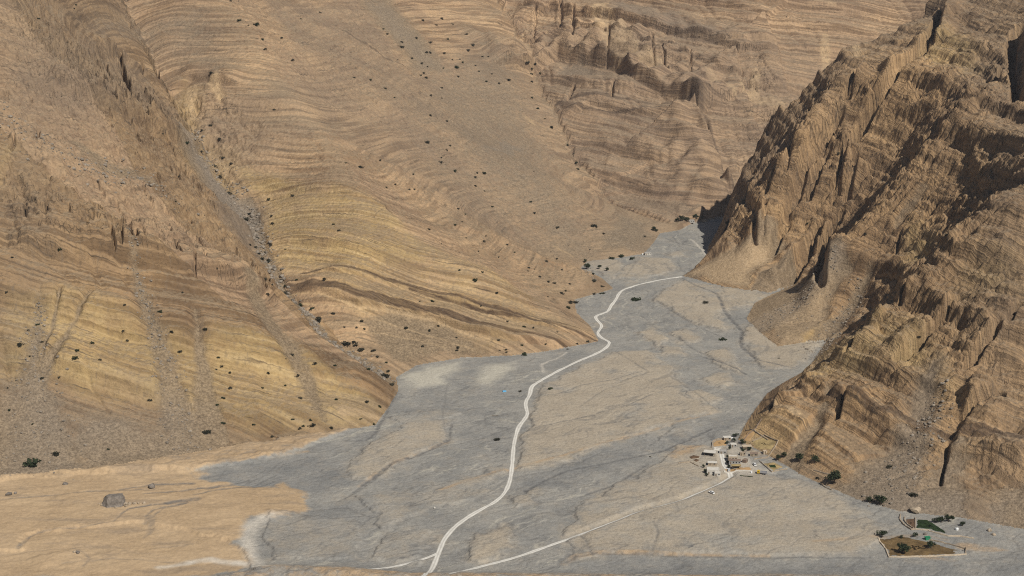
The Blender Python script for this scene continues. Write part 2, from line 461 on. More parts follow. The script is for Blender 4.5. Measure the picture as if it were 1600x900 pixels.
for args in [
    ([(0, 405), (100, 415), (180, 425), (300, 440), (400, 462), (445, 476)], 17, 7, 75), ([(0, 345), (120, 352), (200, 370), (320, 400)], 7, 4, 40),
    ([(60, 140), (130, 165), (200, 190), (270, 225), (335, 246)], 20, 8, 70), ([(100, 95), (190, 100), (300, 130), (380, 150)], 10, 6, 50), ([(0, 215), (60, 250), (110, 280)], 8, 6, 50),
    ([(448, 458), (560, 482), (680, 504), (770, 528), (850, 541), (905, 550)], 6.5, 2.5, 45), ([(470, 437), (600, 445), (720, 476), (820, 505), (934, 535)], 4.2, 2.0, 32), ([(470, 490), (600, 516), (740, 550)], 2.4, 2, 20),
    ([(400, 295), (500, 302), (600, 330), (640, 360)], 3, 2.5, 30), ([(560, 150), (660, 200), (760, 240)], 4, 4, 40), ([(640, 330), (800, 385), (900, 425)], 3, 3, 30), ([(480, 215), (600, 260), (720, 310)], 3.5, 3, 30),
    ([(756, 96), (870, 98), (945, 108), (1000, 150), (1090, 192), (1235, 196)], 34, 6, 130), ([(740, 30), (860, 24), (1000, 50), (1150, 90), (1300, 130)], 14, 4, 80), ([(760, 60), (870, 58), (1000, 85), (1120, 130), (1250, 165)], 9, 3, 50), ([(880, 270), (1010, 268), (1130, 290)], 5, 3, 35), ([(1000, 10), (1200, 40), (1400, 75)], 12, 4, 80),
    ([(858, 190), (920, 183), (1000, 196), (1100, 212), (1215, 246)], 11, 5, 60), ([(900, 245), (1000, 250), (1120, 275)], 5, 4, 40), ([(930, 300), (1040, 290), (1140, 300)], 5, 4, 40),
    ([(1190, 648), (1260, 660), (1330, 688), (1420, 700), (1470, 708)], 9, 5, 60), ([(1470, 722), (1520, 732), (1600, 752)], 14, 6, 70), ([(1260, 600), (1400, 620), (1500, 640)], 7, 5, 50), ([(1480, 560), (1600, 590)], 9, 6, 60),
    ([(1230, 540), (1330, 520), (1450, 500)], 7, 5, 50), ([(1350, 430), (1480, 420), (1600, 430)], 10, 6, 70), ([(1400, 240), (1500, 250), (1600, 280)], 12, 7, 70), ([(1260, 200), (1360, 190), (1480, 170)], 9, 6, 60), ([(1180, 330), (1260, 310), (1330, 310)], 7, 5, 50)]:
    scarp(*args)
# the right massif stands in fins: steep walls turned from the sun along these lines
CLEFTS = [
    ([(1193, 268), (1160, 325)], [8, 10], 17), ([(1268, 184), (1230, 252)], [8, 9], 17), ([(1310, 194), (1268, 262), (1237, 330)], [8, 12, 8], 18), ([(1217, 272), (1200, 302)], [5, 5], 10),
    ([(1237, 258), (1228, 294)], [5, 6], 11), ([(1293, 245), (1263, 310)], [7, 8], 15), ([(1340, 222), (1317, 250), (1300, 317)], [6, 7, 7], 15), ([(1333, 266), (1317, 318)], [7, 9], 15), ([(1367, 182), (1333, 228)], [6, 6], 12),
    ([(1183, 336), (1181, 371)], [6, 6], 11), ([(1200, 332), (1195, 366)], [5, 5], 10), ([(1143, 338), (1136, 362)], [5, 5], 9), ([(1233, 345), (1213, 380), (1203, 397)], [6, 8, 5], 14),
    ([(1277, 366), (1250, 408), (1218, 456)], [9, 16, 10], 22), ([(1308, 348), (1287, 388), (1276, 430), (1282, 447)], [8, 12, 14, 5], 20),
    ([(1510, 0), (1448, 81), (1384, 162), (1343, 216)], [10, 10, 9, 8], 17), ([(1337, 118), (1323, 164)], [8, 9], 14), ([(1590, 60), (1585, 110), (1594, 175)], [16, 20, 16], 22), ([(1560, 120), (1552, 140)], [8, 8], 10),
    ([(1404, 372), (1400, 400)], [4, 5], 9), ([(1384, 502), (1358, 518), (1325, 570)], [5, 6, 6], 11), ([(1499, 480), (1455, 526), (1397, 592)], [6, 8, 9], 13), ([(1560, 535), (1512, 578)], [8, 9], 13),
    ([(1410, 462), (1405, 478)], [6, 6], 10), ([(1215, 618), (1204, 650)], [5, 4], 8), ([(1318, 645), (1308, 670)], [6, 6], 10), ([(1563, 630), (1507, 663)], [6, 5], 10), ([(1590, 500), (1580, 520)], [8, 8], 10), ([(1480, 700), (1470, 755)], [4, 4], 6),
]
for pix, ws, dep in CLEFTS:
    P_ = on_ground(pix)
    if np.ptp(P_[:, 1]) < 300:
        scarp(pix, dep * .85, 1.6, 24 + .5 * dep, .06)
# the stepped dome that stands in front of the far wall
dm = on_ground([(935, 165), (1010, 200)])
for c, r, hh in ((dm[0], 62, 15), (dm[1], 75, 9)):
    dd = np.hypot(GX - c[0], GY - c[1]) / r
    SCARP += hh * np.exp(-np.minimum(dd, 5) ** 2.6)

scree *= 1 - .9 * np.clip(dark * 1.3, 0, 1)

# ------------------------------------------------------------------ detail of the hillsides
mt = SDF > -3                                    # hillside samples
x = GX[mt]; y = GY[mt]; z0 = BASE[mt] + SCARP[mt]; sd = SDF[mt]
wr = [w[mt] for w in WR]
rock = sstep(2, 40, sd)
sc = scree[mt]; cl = cliff[mt]; rg = rugged[mt]
# bedding coordinate: beds sink to the right and, less, towards the back
ax = 0.30 - 0.19 * sstep(1520, 1760, y) * sstep(-.1, .3, wr[2] + wr[3] + wr[1] * sstep(1560, 1800, y))
wl = np.clip(wr[0] + wr[1] + wr[2], 0, 1)
S = BASE[mt] * (1 - wl) + BEDS[mt] * wl + .4 * SCARP[mt] * (1 - .6 * wl) + ax * x + 0.12 * np.minimum(y, 1700) + 1.2 * fbm(x / 300, y / 300, 2, 5) + .3 * fbm(x / 40, y / 40, 2, 9)
# flutes and gullies that run down each side
DIRS = [((.79, .62), 1.0), ((.88, .47), .8), ((.75, .66), .8), ((.98, .2), 1.1), ((.10, .995), 1.0)]
AMP = [3.5, 1.2, 1.5, 4, 0]
flute = np.zeros_like(x); inc = np.zeros_like(x); joint = np.zeros_like(x)
for (u, _), w, amp in zip(DIRS, wr, AMP):
    m = w > .02
    s = x[m] * u[0] + y[m] * u[1]; dn = -x[m] * u[1] + y[m] * u[0]
    s = s + 14 * pn(s / 90, dn / 120, 21) + 3 * pn(s / 20, dn / 30, 22)
    if amp:
        flute[m] += w[m] * amp * (fbm(s / 70, dn / 330, 3, 31, .5, True) - .35)
    n = pn(s / 30, dn / 190, 23)
    inc[m] += w[m] * np.exp(-(n / .09) ** 2) * sstep(-.25, .3, pn(s / 80, dn / 70, 24))
    n = pn(s / 9, dn / 45, 25)
    joint[m] += w[m] * np.exp(-(n / .13) ** 2) * sstep(-.15, .3, pn(s / 40, dn / 40, 26))
# the right massif: long ribs with deep dark clefts between them
m = wr[4] > .02
xs, ys = x[m], y[m]
s = ys + .10 * xs + 12 * pn(xs / 70, ys / 120, 81) + 5 * pn(xs / 22, ys / 40, 82)
rib = 1 - np.abs(pn(s / 46, xs / 420, 83)) * 2.6
rib2 = 1 - np.abs(pn(s / 17, xs / 170, 84)) * 2.4
far = sstep(1350, 1650, ys)
c = .86 * xs + .5 * ys + 13 * pn(xs / 60, ys / 60, 85) + 4 * pn(xs / 16, ys / 16, 86)
for per, amp, ks in ((38, 2.4, 87), (17, 1.6, 88)):
    f = np.mod(c / per, 1)
    saw = np.where(f < .09, f / .09, 1 - (f - .09) / .91) - .5
    flute[m] += wr[4][m] * saw * amp * (.45 + .55 * far) * sstep(-.25, .3, pn(xs / 75, ys / 75, ks)) * sstep(8, 50, sd[m])
flute[m] += wr[4][m] * ((rib - .3) * 1.6 + (rib2 - .3) * 1.2) * sstep(8, 60, sd[m])
z = z0 + flute * rock * (1 - .75 * sc)
S = S + flute * rock * (.12 + .38 * wr[4] + .2 * wr[3]) * (1 - .75 * sc)

# benches: hard beds stand steep, soft beds lie back
r2 = np.random.default_rng(11)


def beds(tmin, tmax, lo, hi, n=4000):
    out = np.zeros(n); i = 0; hard = True
    while i < n:
        t = max(1, int(r2.uniform(tmin, tmax) * 4))
        out[i:i + t] = hi * r2.uniform(.75, 1.2) if hard else lo * r2.uniform(.7, 1.4)
        hard = not hard; i += t
    return out


GB = beds(12, 30, .6, 1.6) * beds(4, 9, .45, 1.8) * beds(1.2, 3.2, .5, 1.7)
ker = np.ones(240) / 240
GB = GB / np.convolve(np.pad(GB, 120, mode='edge'), ker, 'same')[120:-120]
BT = np.cumsum(GB - 1) * .25
si = np.clip((S + 250) * 4, 0, 3998)
i0 = si.astype(int); ft = (si - i0).astype(F32)
hardn = np.clip(.8 + .6 * pn(x / 110, y / 110, 91), .3, 1.1)
sm = np.clip((wr[1] * .42 + wr[2] * .28 + wr[0] * .85 + wr[3] * .8 + wr[4] * .8) * hardn * (1 - .6 * rg), 0, 1)
z = z + (BT[i0] * (1 - ft) + BT[i0 + 1] * ft) * rock * (1 - .92 * sc) * sm
steep = sstep(.7, 2.2, GB[i0])
# broken ground: blocks, notches and rubble
rough = fbm(x / 15, y / 15, 5, 101, .62)
crack = fbm(x / 9, y / 9, 3, 111, .6, True)
bold = (.45 + .5 * wr[4] + .35 * wr[0] + .2 * wr[3]) * (.75 + 1.7 * rg)
z = z + rock * ((1 - sc) * (1.6 * rough + 1.2 * (crack - .4)) * bold + sc * (.35 * rough))
# jointed blocks: every block of a bed stands a little proud of its neighbours
sx = np.zeros_like(x)
lead = np.argmax(np.stack(wr, 0), 0)
for k, (u, _) in enumerate(DIRS):
    m = lead == k
    sx[m] = x[m] * u[0] + y[m] * u[1]
sx = sx + 2.5 * pn(x / 11, y / 11, 131)
blocks = 0
for bw, bh, ba, kk in ((6.5, 5.0, 1.5, 0), (17, 12, 2.6, 91)):
    jb = np.floor(S / bh).astype(np.int64)
    ib = np.floor(sx / bw + _P[(jb + kk) & 255] / 255.0).astype(np.int64)
    blocks = blocks + ba * (_P[_P[ib & 255] + ((jb + kk) & 255)] / 255.0 - .5)
z = z + rock * blocks.astype(F32) * bold * (1 - .95 * sc) * (.35 + .65 * np.maximum(steep, cl) + .6 * cl + .9 * rg)
z = z - rock * bold * ((3.6 - 2.2 * sc) * inc * (1 - .75 * wr[1] - .7 * wr[2]) + (1.3 + 6.5 * cl) * joint * (.25 + .75 * steep) * (1 - sc))
blk = pn(x / 3.1, y / 3.1, 121)
z = z + rock * (.6 * (1 + 1.3 * rg * (1 - sc)) * blk * (1 - .3 * sc) + .9 * np.maximum(pn(x / 2.4, y / 2.4, 122) - .22, 0) * sc)
z = z + .12 * pn(x / 1.7, y / 1.7, 123)
# black clefts cut into the cliffs
H = BASE.copy(); H[mt] = np.maximum(z, 0) + .1 * rock
STR = np.zeros_like(H); STR[mt] = S


def carve(pix, widths, depth, rib=0.0):
    P = on_ground(pix)
    if pix[0][0] > 1130 and np.ptp(P[:, 1]) > 300:
        return
    ws = [w * np.linalg.norm(p - np.array([0, 0, CAM_H])) / FPX / 2 for w, p in zip(widths, P)]
    sl = box_of(P, max(ws) * 3 + 20)
    d, t = line_dist(GX[sl] + (WARPX[sl] - GX[sl]) * .35, GY[sl] + (WARPY[sl] - GY[sl]) * .35, P[:, :2], ws)
    if pix[0][0] > 1130:
        H[sl] -= 1.5 * depth * (1 - sstep(-.6 * max(ws), max(ws) * .55, d)) * sstep(0, 20, SDF[sl])
    else:
        H[sl] -= 1.7 * depth * (1 - sstep(-.7 * max(ws), max(ws) * .5, d)) * sstep(0, 20, SDF[sl])
    if rib:
        Q = on_ground([(p[0] - 1.1 * w - 2, p[1] - .4 * w) for p, w in zip(pix, widths)])
        if np.abs(Q - P).max() > 40:
            return
        d, t = line_dist(GX[sl] + (WARPX[sl] - GX[sl]) * .2, GY[sl] + (WARPY[sl] - GY[sl]) * .2, Q[:, :2], [q * .5 for q in ws])
        H[sl] += depth * rib * (1 - sstep(-1, max(ws) * 1.1, d)) * sstep(0, 20, SDF[sl])


for pix, ws, dep in [
    ([(190, 95), (196, 140), (200, 172)], [5, 9, 5], 16), ([(163, 100), (178, 145)], [3, 5], 9), ([(136, 125), (140, 135)], [3, 4], 6),
    ([(205, 365), (212, 400)], [8, 7], 9), ([(180, 370), (182, 415)], [4, 4], 6), ([(72, 330), (70, 360)], [4, 4], 6), ([(278, 390), (282, 415)], [4, 4], 5),
    ([(368, 415), (380, 425)], [5, 5], 5), ([(398, 420), (400, 440)], [4, 4], 5),
    ([(875, 22), (878, 62)], [4, 4], 8), ([(1035, 95), (1040, 140)], [3, 4], 8),
    # cracks of the left cliffs
    ([(40, 325), (38, 350)], [3, 3], 6), ([(110, 335), (112, 352)], [3, 3], 6), ([(215, 372), (217, 402)], [3, 3], 8), ([(196, 365), (193, 412)], [3, 3], 7), ([(276, 395), (274, 410)], [4, 4], 6), ([(325, 408), (326, 432)], [3, 3], 6),
    ([(310, 410), (305, 440)], [3, 3], 5), ([(415, 432), (412, 460)], [5, 5], 7), ([(160, 335), (162, 345)], [3, 3], 5), ([(142, 355), (140, 380)], [3, 3], 5), ([(225, 105), (224, 125)], [3, 3], 7), ([(250, 115), (248, 135)], [4, 4], 7),
    ([(60, 200), (56, 225)], [4, 4], 6), ([(20, 215), (16, 232)], [4, 4], 6), ([(280, 265), (284, 285)], [5, 5], 6), ([(215, 205), (218, 222)], [4, 4], 6),
    ([(952, 60), (950, 110)], [3, 3], 5), ([(1020, 75), (1022, 130)], [3, 3], 7), ([(895, 25), (893, 90)], [3, 3], 6), ([(835, 25), (836, 80)], [3, 3], 5), ([(1075, 100), (1078, 135)], [3, 3], 5), ([(960, 148), (955, 175)], [4, 4], 6), ([(895, 140), (885, 172)], [4, 4], 6),
]:
    carve(pix, ws, dep, .15)
for pix, ws, dep in CLEFTS:
    carve(pix, [q * 1.15 for q in ws], dep * .75)
# ------------------------------------------------------------------ the wadi floor
mf = SDF < 12
fx, fy = GX[mf], GY[mf]
fsd = SDF[mf]
wfx = fx + 15 * fbm(fx / 42, fy / 42, 5, 201, .6); wfy = fy + 15 * fbm(fx / 42, fy / 42, 5, 211, .6)


def fpoly(pix, soft=11.0):
    P = floor_pt([p[0] for p in pix], [p[1] for p in pix])
    out = np.zeros(fx.shape, F32)
    m = (fx > P[:, 0].min() - 30) & (fx < P[:, 0].max() + 30) & (fy > P[:, 1].min() - 30) & (fy < P[:, 1].max() + 30)
    if m.any():
        d = poly_sdf(wfx[m], wfy[m], [tuple(p) for p in P])
        out[m] = 1 - sstep(-soft, soft, d)
    return out


def fline(pix, w, soft=2.0, warp=.22):
    """band along a traced floor line, w = width in metres"""
    P = floor_pt([p[0] for p in pix], [p[1] for p in pix])
    if np.isscalar(w):
        w = [w] * len(pix)
    out = np.zeros(fx.shape, F32); pad = max(w) + soft + 12
    m = (fx > P[:, 0].min() - pad) & (fx < P[:, 0].max() + pad) & (fy > P[:, 1].min() - pad) & (fy < P[:, 1].max() + pad)
    X = fx[m] + (wfx[m] - fx[m]) * warp; Y = fy[m] + (wfy[m] - fy[m]) * warp
    d, t = line_dist(X, Y, P, [q / 2 for q in w])
    out[m] = 1 - sstep(-soft, soft, d)
    return out


tan = np.zeros(fx.shape, F32); BARS = []
for pix, v in [
    ([(905, 580), (955, 555), (1010, 552), (1050, 575), (1062, 600), (1085, 630), (1120, 640), (1080, 656), (960, 692), (868, 728), (815, 738), (816, 690), (836, 640), (848, 606)], 1),
    ([(1000, 520), (1028, 514), (1044, 536), (1022, 546)], 1), ([(1048, 522), (1082, 518), (1092, 534), (1066, 540)], 1),
    ([(1106, 556), (1138, 546), (1156, 566), (1150, 588), (1112, 568)], 1), ([(1098, 592), (1136, 584), (1146, 600), (1122, 612)], 1),
    ([(1030, 545), (1066, 545), (1064, 560), (1036, 556)], .9), ([(1060, 620), (1100, 612), (1130, 626), (1110, 636)], .9),
    ([(1022, 472), (1068, 440), (1130, 452), (1205, 461), (1236, 452), (1190, 470), (1160, 482), (1130, 490), (1128, 520), (1096, 512), (1050, 492)], .9),
    ([(1160, 514), (1190, 503), (1262, 530), (1285, 540), (1258, 566), (1236, 578), (1196, 576), (1166, 548)], 1),
    ([(962, 428), (1000, 404), (1048, 408), (1058, 424), (1004, 436), (966, 437)], .8), ([(1042, 396), (1068, 392), (1074, 402), (1050, 404)], .7),
    ([(912, 412), (962, 406), (975, 424), (955, 438), (925, 424)], .9),
    ([(1062, 700), (1030, 728), (960, 764), (905, 796), (880, 840), (905, 872), (950, 866), (1060, 868), (1340, 872), (1384, 832), (1335, 792), (1250, 752), (1190, 748), (1150, 706), (1100, 700)], .75),
    ([(742, 836), (800, 826), (806, 860), (760, 884), (722, 880)], .9), ([(800, 780), (832, 770), (836, 790), (806, 796)], .7),
    ([(590, 692), (640, 664), (700, 656), (694, 690), (640, 722), (604, 742), (566, 752), (545, 742), (556, 706)], .75),
    ([(600, 655), (700, 640), (720, 650), (640, 668)], .35), ([(700, 760), (790, 730), (795, 740), (700, 785), (640, 796)], .5),
    ([(560, 780), (760, 750), (770, 770), (600, 830)], .35), ([(600, 840), (680, 830), (650, 890), (580, 880)], .5),
    ([(420, 800), (560, 820), (560, 880), (420, 880)], .35), ([(1050, 655), (1090, 648), (1080, 690), (1040, 690)], .3),
]:
    tan = np.maximum(tan, v * fpoly(pix)); BARS.append(pix)
sand = np.zeros(fx.shape, F32)
for pix, v in [
    ([(-200, 750), (60, 740), (300, 735), (310, 752), (400, 765), (452, 770), (482, 782), (470, 800), (430, 812), (396, 806), (380, 826), (374, 850), (398, 892), (250, 905), (-250, 905)], 1),
    ([(300, 752), (330, 742), (300, 735)], .8), ([(440, 756), (480, 770), (460, 780), (430, 768)], .9), ([(330, 868), (390, 880), (200, 905), (100, 900)], 1)]:
    sand = np.maximum(sand, v * fpoly(pix, 9))
silt = np.maximum(fpoly([(628, 590), (660, 575), (726, 566), (716, 582), (690, 592), (700, 604), (640, 610)], 13) * .8, .8 * fpoly([(735, 596), (760, 576), (806, 568), (800, 580), (770, 600), (744, 606)], 13))
# darker fresh gravel; lower right corner also darkened to paint in lens vignette
wet_vignette = np.zeros(fx.shape, F32)
for pix, v in [
    ([(1205, 604), (1150, 655), (1060, 676), (960, 700), (850, 735), (810, 750), (815, 775), (900, 760), (1000, 715), (1100, 690), (1160, 660), (1196, 630)], .75),
    ([(300, 748), (400, 724), (470, 714), (540, 720), (560, 752), (500, 775), (420, 765), (340, 758)], .8),
    ([(400, 830), (460, 795), (560, 790), (600, 800), (560, 830), (470, 845)], .55), ([(345, 856), (376, 830), (386, 815), (372, 800), (392, 806), (388, 850)], .6),
    ([(850, 905), (900, 882), (990, 874), (1200, 880), (1420, 884), (1700, 886), (1700, 910)], .7), ([(320, 712), (420, 700), (430, 722), (330, 735)], .6),
    ([(900, 830), (920, 838), (925, 868), (895, 880), (888, 860)], .7), ([(660, 600), (800, 590), (780, 660), (720, 720), (690, 700), (650, 640)], .25),
    ([(880, 815), (892, 830), (900, 850), (880, 850)], .4), ([(1330, 882), (1700, 910), (1700, 830), (1500, 815), (1400, 850)], .4),
    ([(230, 822), (236, 810), (256, 826), (248, 836), (232, 846)], .1)]:
    wet_vignette = np.maximum(wet_vignette, v * fpoly(pix, 7))
# the main stream directions; braided threads follow them
near_dir = np.array((-.75, -.66)); far_dir = np.array((-.2, -.98))
tb = sstep(1380, 1560, fy)


def braid(scale, stretch, seed):
    o = 0
    for dv, w in ((near_dir, 1 - tb), (far_dir, tb)):
        s = wfx * dv[0] + wfy * dv[1]; d = -wfx * dv[1] + wfy * dv[0]
        d = d + 10 * pn(s / 85, d / 60, seed + 5)
        o = o + w * np.abs(fbm(s / (scale * stretch), d / scale, 2, seed))
    return o


th1 = 1 - sstep(.0, .055, braid(20, 8, 301))
th4 = (1 - sstep(.0, .07, braid(19, 6, 331))) * (1 - sstep(0, .3, tan))
th2 = 1 - sstep(.0, .07, braid(8, 10, 311))
w3x = fx + 5 * fbm(fx / 14, fy / 14, 3, 313); w3y = fy + 5 * fbm(fx / 14, fy / 14, 3, 317)
th3 = (1 - sstep(.0, .05, np.abs(pn(w3x / 24, w3y / 30, 319)))) * sstep(-.05, .1, pn(fx / 3.5, fy / 3.5, 318)) * tan
patch = fbm(wfx / 60, wfy / 60, 3, 321)
tanh = np.zeros(fx.shape, F32); rim = np.zeros(fx.shape, F32)
for pix in BARS:
    q_ = fpoly(pix, 1.6)
    tanh = np.maximum(tanh, q_); rim = np.maximum(rim, 4 * q_ * (1 - q_))
tan = np.clip(tan * (1 - .5 * sstep(.1, .5, patch)) + .35 * sstep(.15, .5, fbm(wfx / 34, wfy / 80, 4, 331)) * (1 - tan) * (1 - wet_vignette), 0, 1)
threads = np.clip((.35 * th3 + .5 * th1 + .5 * th2 * sstep(-.1, .3, patch)) * (1 - .9 * sand) * (1 - silt), 0, 1)
# traced stream threads and cut banks
for pix, w, v in [
    ([(840, 672), (900, 658), (985, 636), (1020, 620)], 1.5, .9), ([(862, 622), (905, 606), (960, 596), (1000, 585)], 1.5, .9), ([(905, 640), (935, 620), (945, 612), (985, 600)], 1.2, .7),
    ([(1062, 432), (1080, 446), (1120, 462), (1134, 490), (1158, 520), (1160, 545), (1182, 565), (1230, 577)], [2, 3, 3, 4, 4, 4, 3, 2], 1),
    ([(1022, 470), (1050, 490), (1090, 512), (1130, 530)], 2, .8), ([(1005, 505), (1040, 520), (1080, 545), (1160, 585)], 2, .7),
    ([(1100, 560), (1140, 575), (1165, 587)], 3, 1), ([(960, 552), (990, 570), (1010, 585), (1000, 592)], 2, .7), ([(1045, 590), (1090, 620), (1120, 645)], 2, .6),
    ([(820, 770), (880, 738), (960, 722), (1040, 705), (1110, 672)], 3, .9), ([(905, 778), (960, 760), (1010, 728)], 3, .8),
    ([(620, 612), (606, 640), (585, 680), (570, 690), (540, 690)], 3, .9), ([(700, 600), (690, 650), (700, 690)], 1.5, .5),
    ([(538, 782), (570, 758), (592, 745), (610, 730), (660, 712), (700, 690), (706, 664)], [2, 3, 4, 4, 3, 2, 2], 1), ([(530, 785), (560, 770), (590, 748)], 2, .7),
    ([(1020, 820), (1028, 840), (1018, 868)], 1.5, .8), ([(1050, 775), (1060, 800), (1030, 815), (1022, 830)], 1.2, .5), ([(905, 840), (918, 850), (924, 870)], 2, .8),
    ([(900, 872), (930, 868), (1000, 868), (1060, 872), (1200, 874), (1360, 874)], 2.5, .7), ([(850, 895), (900, 874)], 2, .5),
    ([(480, 800), (540, 795), (580, 812)], 2, .7), ([(430, 800), (520, 812), (590, 806)], 2, .6), ([(430, 744), (400, 760)], 2, .7), ([(440, 722), (410, 745), (380, 760)], 1.6, .6),
    ([(0, 785), (60, 780), (140, 772), (240, 770)], 1.8, .75), ([(170, 772), (240, 762), (300, 760)], [1.5, 2.5, 5], .85), ([(225, 776), (290, 770), (360, 762)], [1.5, 3, 5], .85), ([(300, 778), (350, 768), (400, 764)], [1.5, 3, 3], .8), ([(320, 770), (350, 762), (390, 752)], [1.5, 2, 3], .7),
    ([(178, 818), (200, 800), (250, 792), (305, 784)], [1.2, 2, 4, 8], .85), ([(228, 812), (240, 802), (290, 790)], [2, 2, 4], .8), ([(240, 812), (255, 800), (280, 794)], [1.5, 1.5, 2], .7), ([(28, 860), (45, 842), (60, 834), (110, 828), (170, 820)], [3, 2, 1.2, 1, 1], .8),
    ([(110, 858), (135, 866), (143, 874), (130, 886)], 1.5, .6), ([(225, 820), (236, 812), (236, 832), (226, 842)], [4, 6, 4, 2], .45),
    ([(0, 868), (60, 862), (100, 858)], 1.2, .4), ([(240, 858), (300, 852)], 2, .4), ([(100, 884), (180, 872), (300, 880)], 2, .4),
    ([(1000, 405), (985, 425), (975, 437)], 2.5, .5), ([(930, 412), (960, 408), (990, 400)], 2, .4), ([(1040, 374), (1060, 382), (1100, 390)], 3, .8), ([(1060, 412), (1064, 424), (1080, 430)], 2.5, .7),
    ([(1260, 745), (1300, 770), (1330, 800), (1345, 830)], 3, .3), ([(1060, 760), (1180, 772), (1260, 790)], 2, .35), ([(1140, 740), (1230, 745), (1300, 772), (1350, 790)], 2.5, .45),
]:
    threads = np.maximum(threads, v * fline(pix, w, 1.2))
bank = .9 * fpoly([(1040, 717), (1060, 704), (1098, 698), (1090, 711), (1062, 722)], 4)
bank = np.maximum(bank, .7 * fpoly([(1150, 690), (1180, 705), (1222, 724), (1205, 716), (1170, 712), (1148, 704)], 4))
for pix, w, v in [
    ([(690, 770), (740, 752), (790, 738), (850, 724), (960, 692), (1080, 658), (1120, 645)], [3, 4, 4, 4, 3, 2, 1], .9),
    ([(880, 884), (900, 872), (930, 867), (1000, 866), (1062, 870), (1200, 872)], [5, 6, 5, 5, 4, 2], .9), ([(560, 762), (592, 742), (620, 726), (700, 692)], [3, 4, 4, 2], .7),
    ([(1050, 712), (1075, 704), (1100, 700)], [5, 8, 5], 1), ([(425, 718), (440, 714), (480, 708)], 5, .7), ([(430, 760), (460, 768), (480, 775)], [3, 6, 3], .5),
    ([(60, 834), (110, 828), (170, 820)], 3, .6), ([(1270, 850), (1330, 846), (1440, 838), (1480, 846)], [3, 5, 4, 2], .6), ([(1510, 856), (1545, 860), (1570, 862)], [14, 10, 3], .8), ([(1440, 872), (1490, 878)], 5, .6)]:
    bank = np.maximum(bank, v * fline(pix, w, 2))
dust = np.maximum(fline([(442, 806), (412, 812), (392, 826), (388, 850), (392, 872), (412, 895)], [6, 12, 11, 9, 7, 6], 5), 1.0 * fline([(250, 886), (330, 876), (385, 884), (412, 898)], [5, 7, 8, 8], 3))
dust = dust * np.clip(.8 + .9 * fbm(fx / 16, fy / 16, 4, 397), .15, 1)
dust = np.maximum(dust, .7 * fline([(850, 585), (846, 572), (870, 562), (885, 552)], [2, 2.5, 2, 2], 1.5))
dust = np.maximum(dust, .35 * fpoly([(1120, 700), (1160, 700), (1150, 720), (1200, 735), (1215, 745), (1150, 752), (1125, 745)], 4))
dust = np.maximum(dust, .8 * fline([(1108, 404), (1100, 396), (1094, 388), (1080, 376)], [4, 3, 3, 2], 1.5))

ROADS = [
    ([(1066, 432), (1040, 436), (1027, 438), (1000, 444), (975, 452), (967, 458), (963, 468), (955, 477), (950, 487), (938, 491), (930, 494), (932, 500), (941, 508), (938, 514), (933, 520), (938, 527), (950, 533), (953, 536), (947, 544), (930, 553), (907, 562),
      (867, 583), (840, 597), (830, 604), (828, 617), (821, 628), (822, 638), (825, 647), (818, 658), (810, 668), (805, 684), (802, 700), (800, 733), (795, 760), (780, 782), (746, 799), (719, 816), (695, 840), (687, 860), (678, 883), (670, 903), (660, 925)], 3.7),
    ([(686, 864), (670, 871), (640, 880), (597, 891), (570, 899)], 3.0),
    ([(1142, 746), (1125, 757), (1099, 768), (1072, 780), (1037, 790), (1002, 799), (935, 826), (867, 850), (800, 873), (749, 887), (719, 899), (690, 912)], 3.2),
    ([(1142, 746), (1140, 738), (1131, 728), (1128, 712), (1126, 702)], 4.0)]
road = np.zeros(fx.shape, F32)
for pix, w in ROADS:
    road = np.maximum(road, fline(pix, w + 3, 2, 0))
threads = np.maximum(threads, .85 * rim * sstep(-.2, .25, fbm(fx / 30, fy / 30, 3, 399)))
threads = threads * (1 - road)
# relief: gravel bars stand a metre or so above the streams
fz = .4 * tan * (1 - wet_vignette) + 1.3 * tanh * (1 - .5 * wet_vignette) + .5 * silt + .9 * sand - .55 * threads - .4 * wet_vignette
fz = fz + .9 * fbm(fx / 55, fy / 55, 3, 341) + (.22 * fbm(fx / 6, fy / 6, 3, 351) + .18 * pn(fx / 1.9, fy / 1.9, 361)) * (1 - .8 * sand)
fz = fz + sand * (1.1 * (fbm(fx / 38, fy / 26, 4, 391, .55, True) - .3) + .35 * fbm(fx / 8, fy / 8, 3, 395))
low = fpoly([(-200, 910), (-200, 866), (28, 862), (45, 842), (60, 834), (110, 828), (170, 820), (232, 822), (300, 830), (372, 850), (400, 910)], 1.5)
hump = fpoly([(50, 876), (90, 866), (118, 864), (140, 870), (140, 882), (110, 890), (60, 888)], 5)
fz = fz - 1.8 * low + 1.6 * hump
# hummocky eroded bank between the sand flat and the slope at the left
fz = fz * (1 - road) + road * .9 * fbm(fx / 55, fy / 55, 3, 341) + 1.3
bankL = fpoly([(-200, 742), (100, 726), (300, 706), (440, 690), (560, 674), (450, 712), (300, 738), (100, 748), (-200, 770)], 3)
fz = fz + bankL * (3.5 + 2.4 * fbm(fx / 14, fy / 14, 4, 371))
m2 = sstep(-10, 4, fsd)                          # blends into the foot of the slopes
hf = H[mf]
H[mf] = np.where(fsd < 0, fz * (1 - .35 * m2), np.maximum(hf, fz * .65 * (1 - sstep(0, 12, fsd)) + hf))
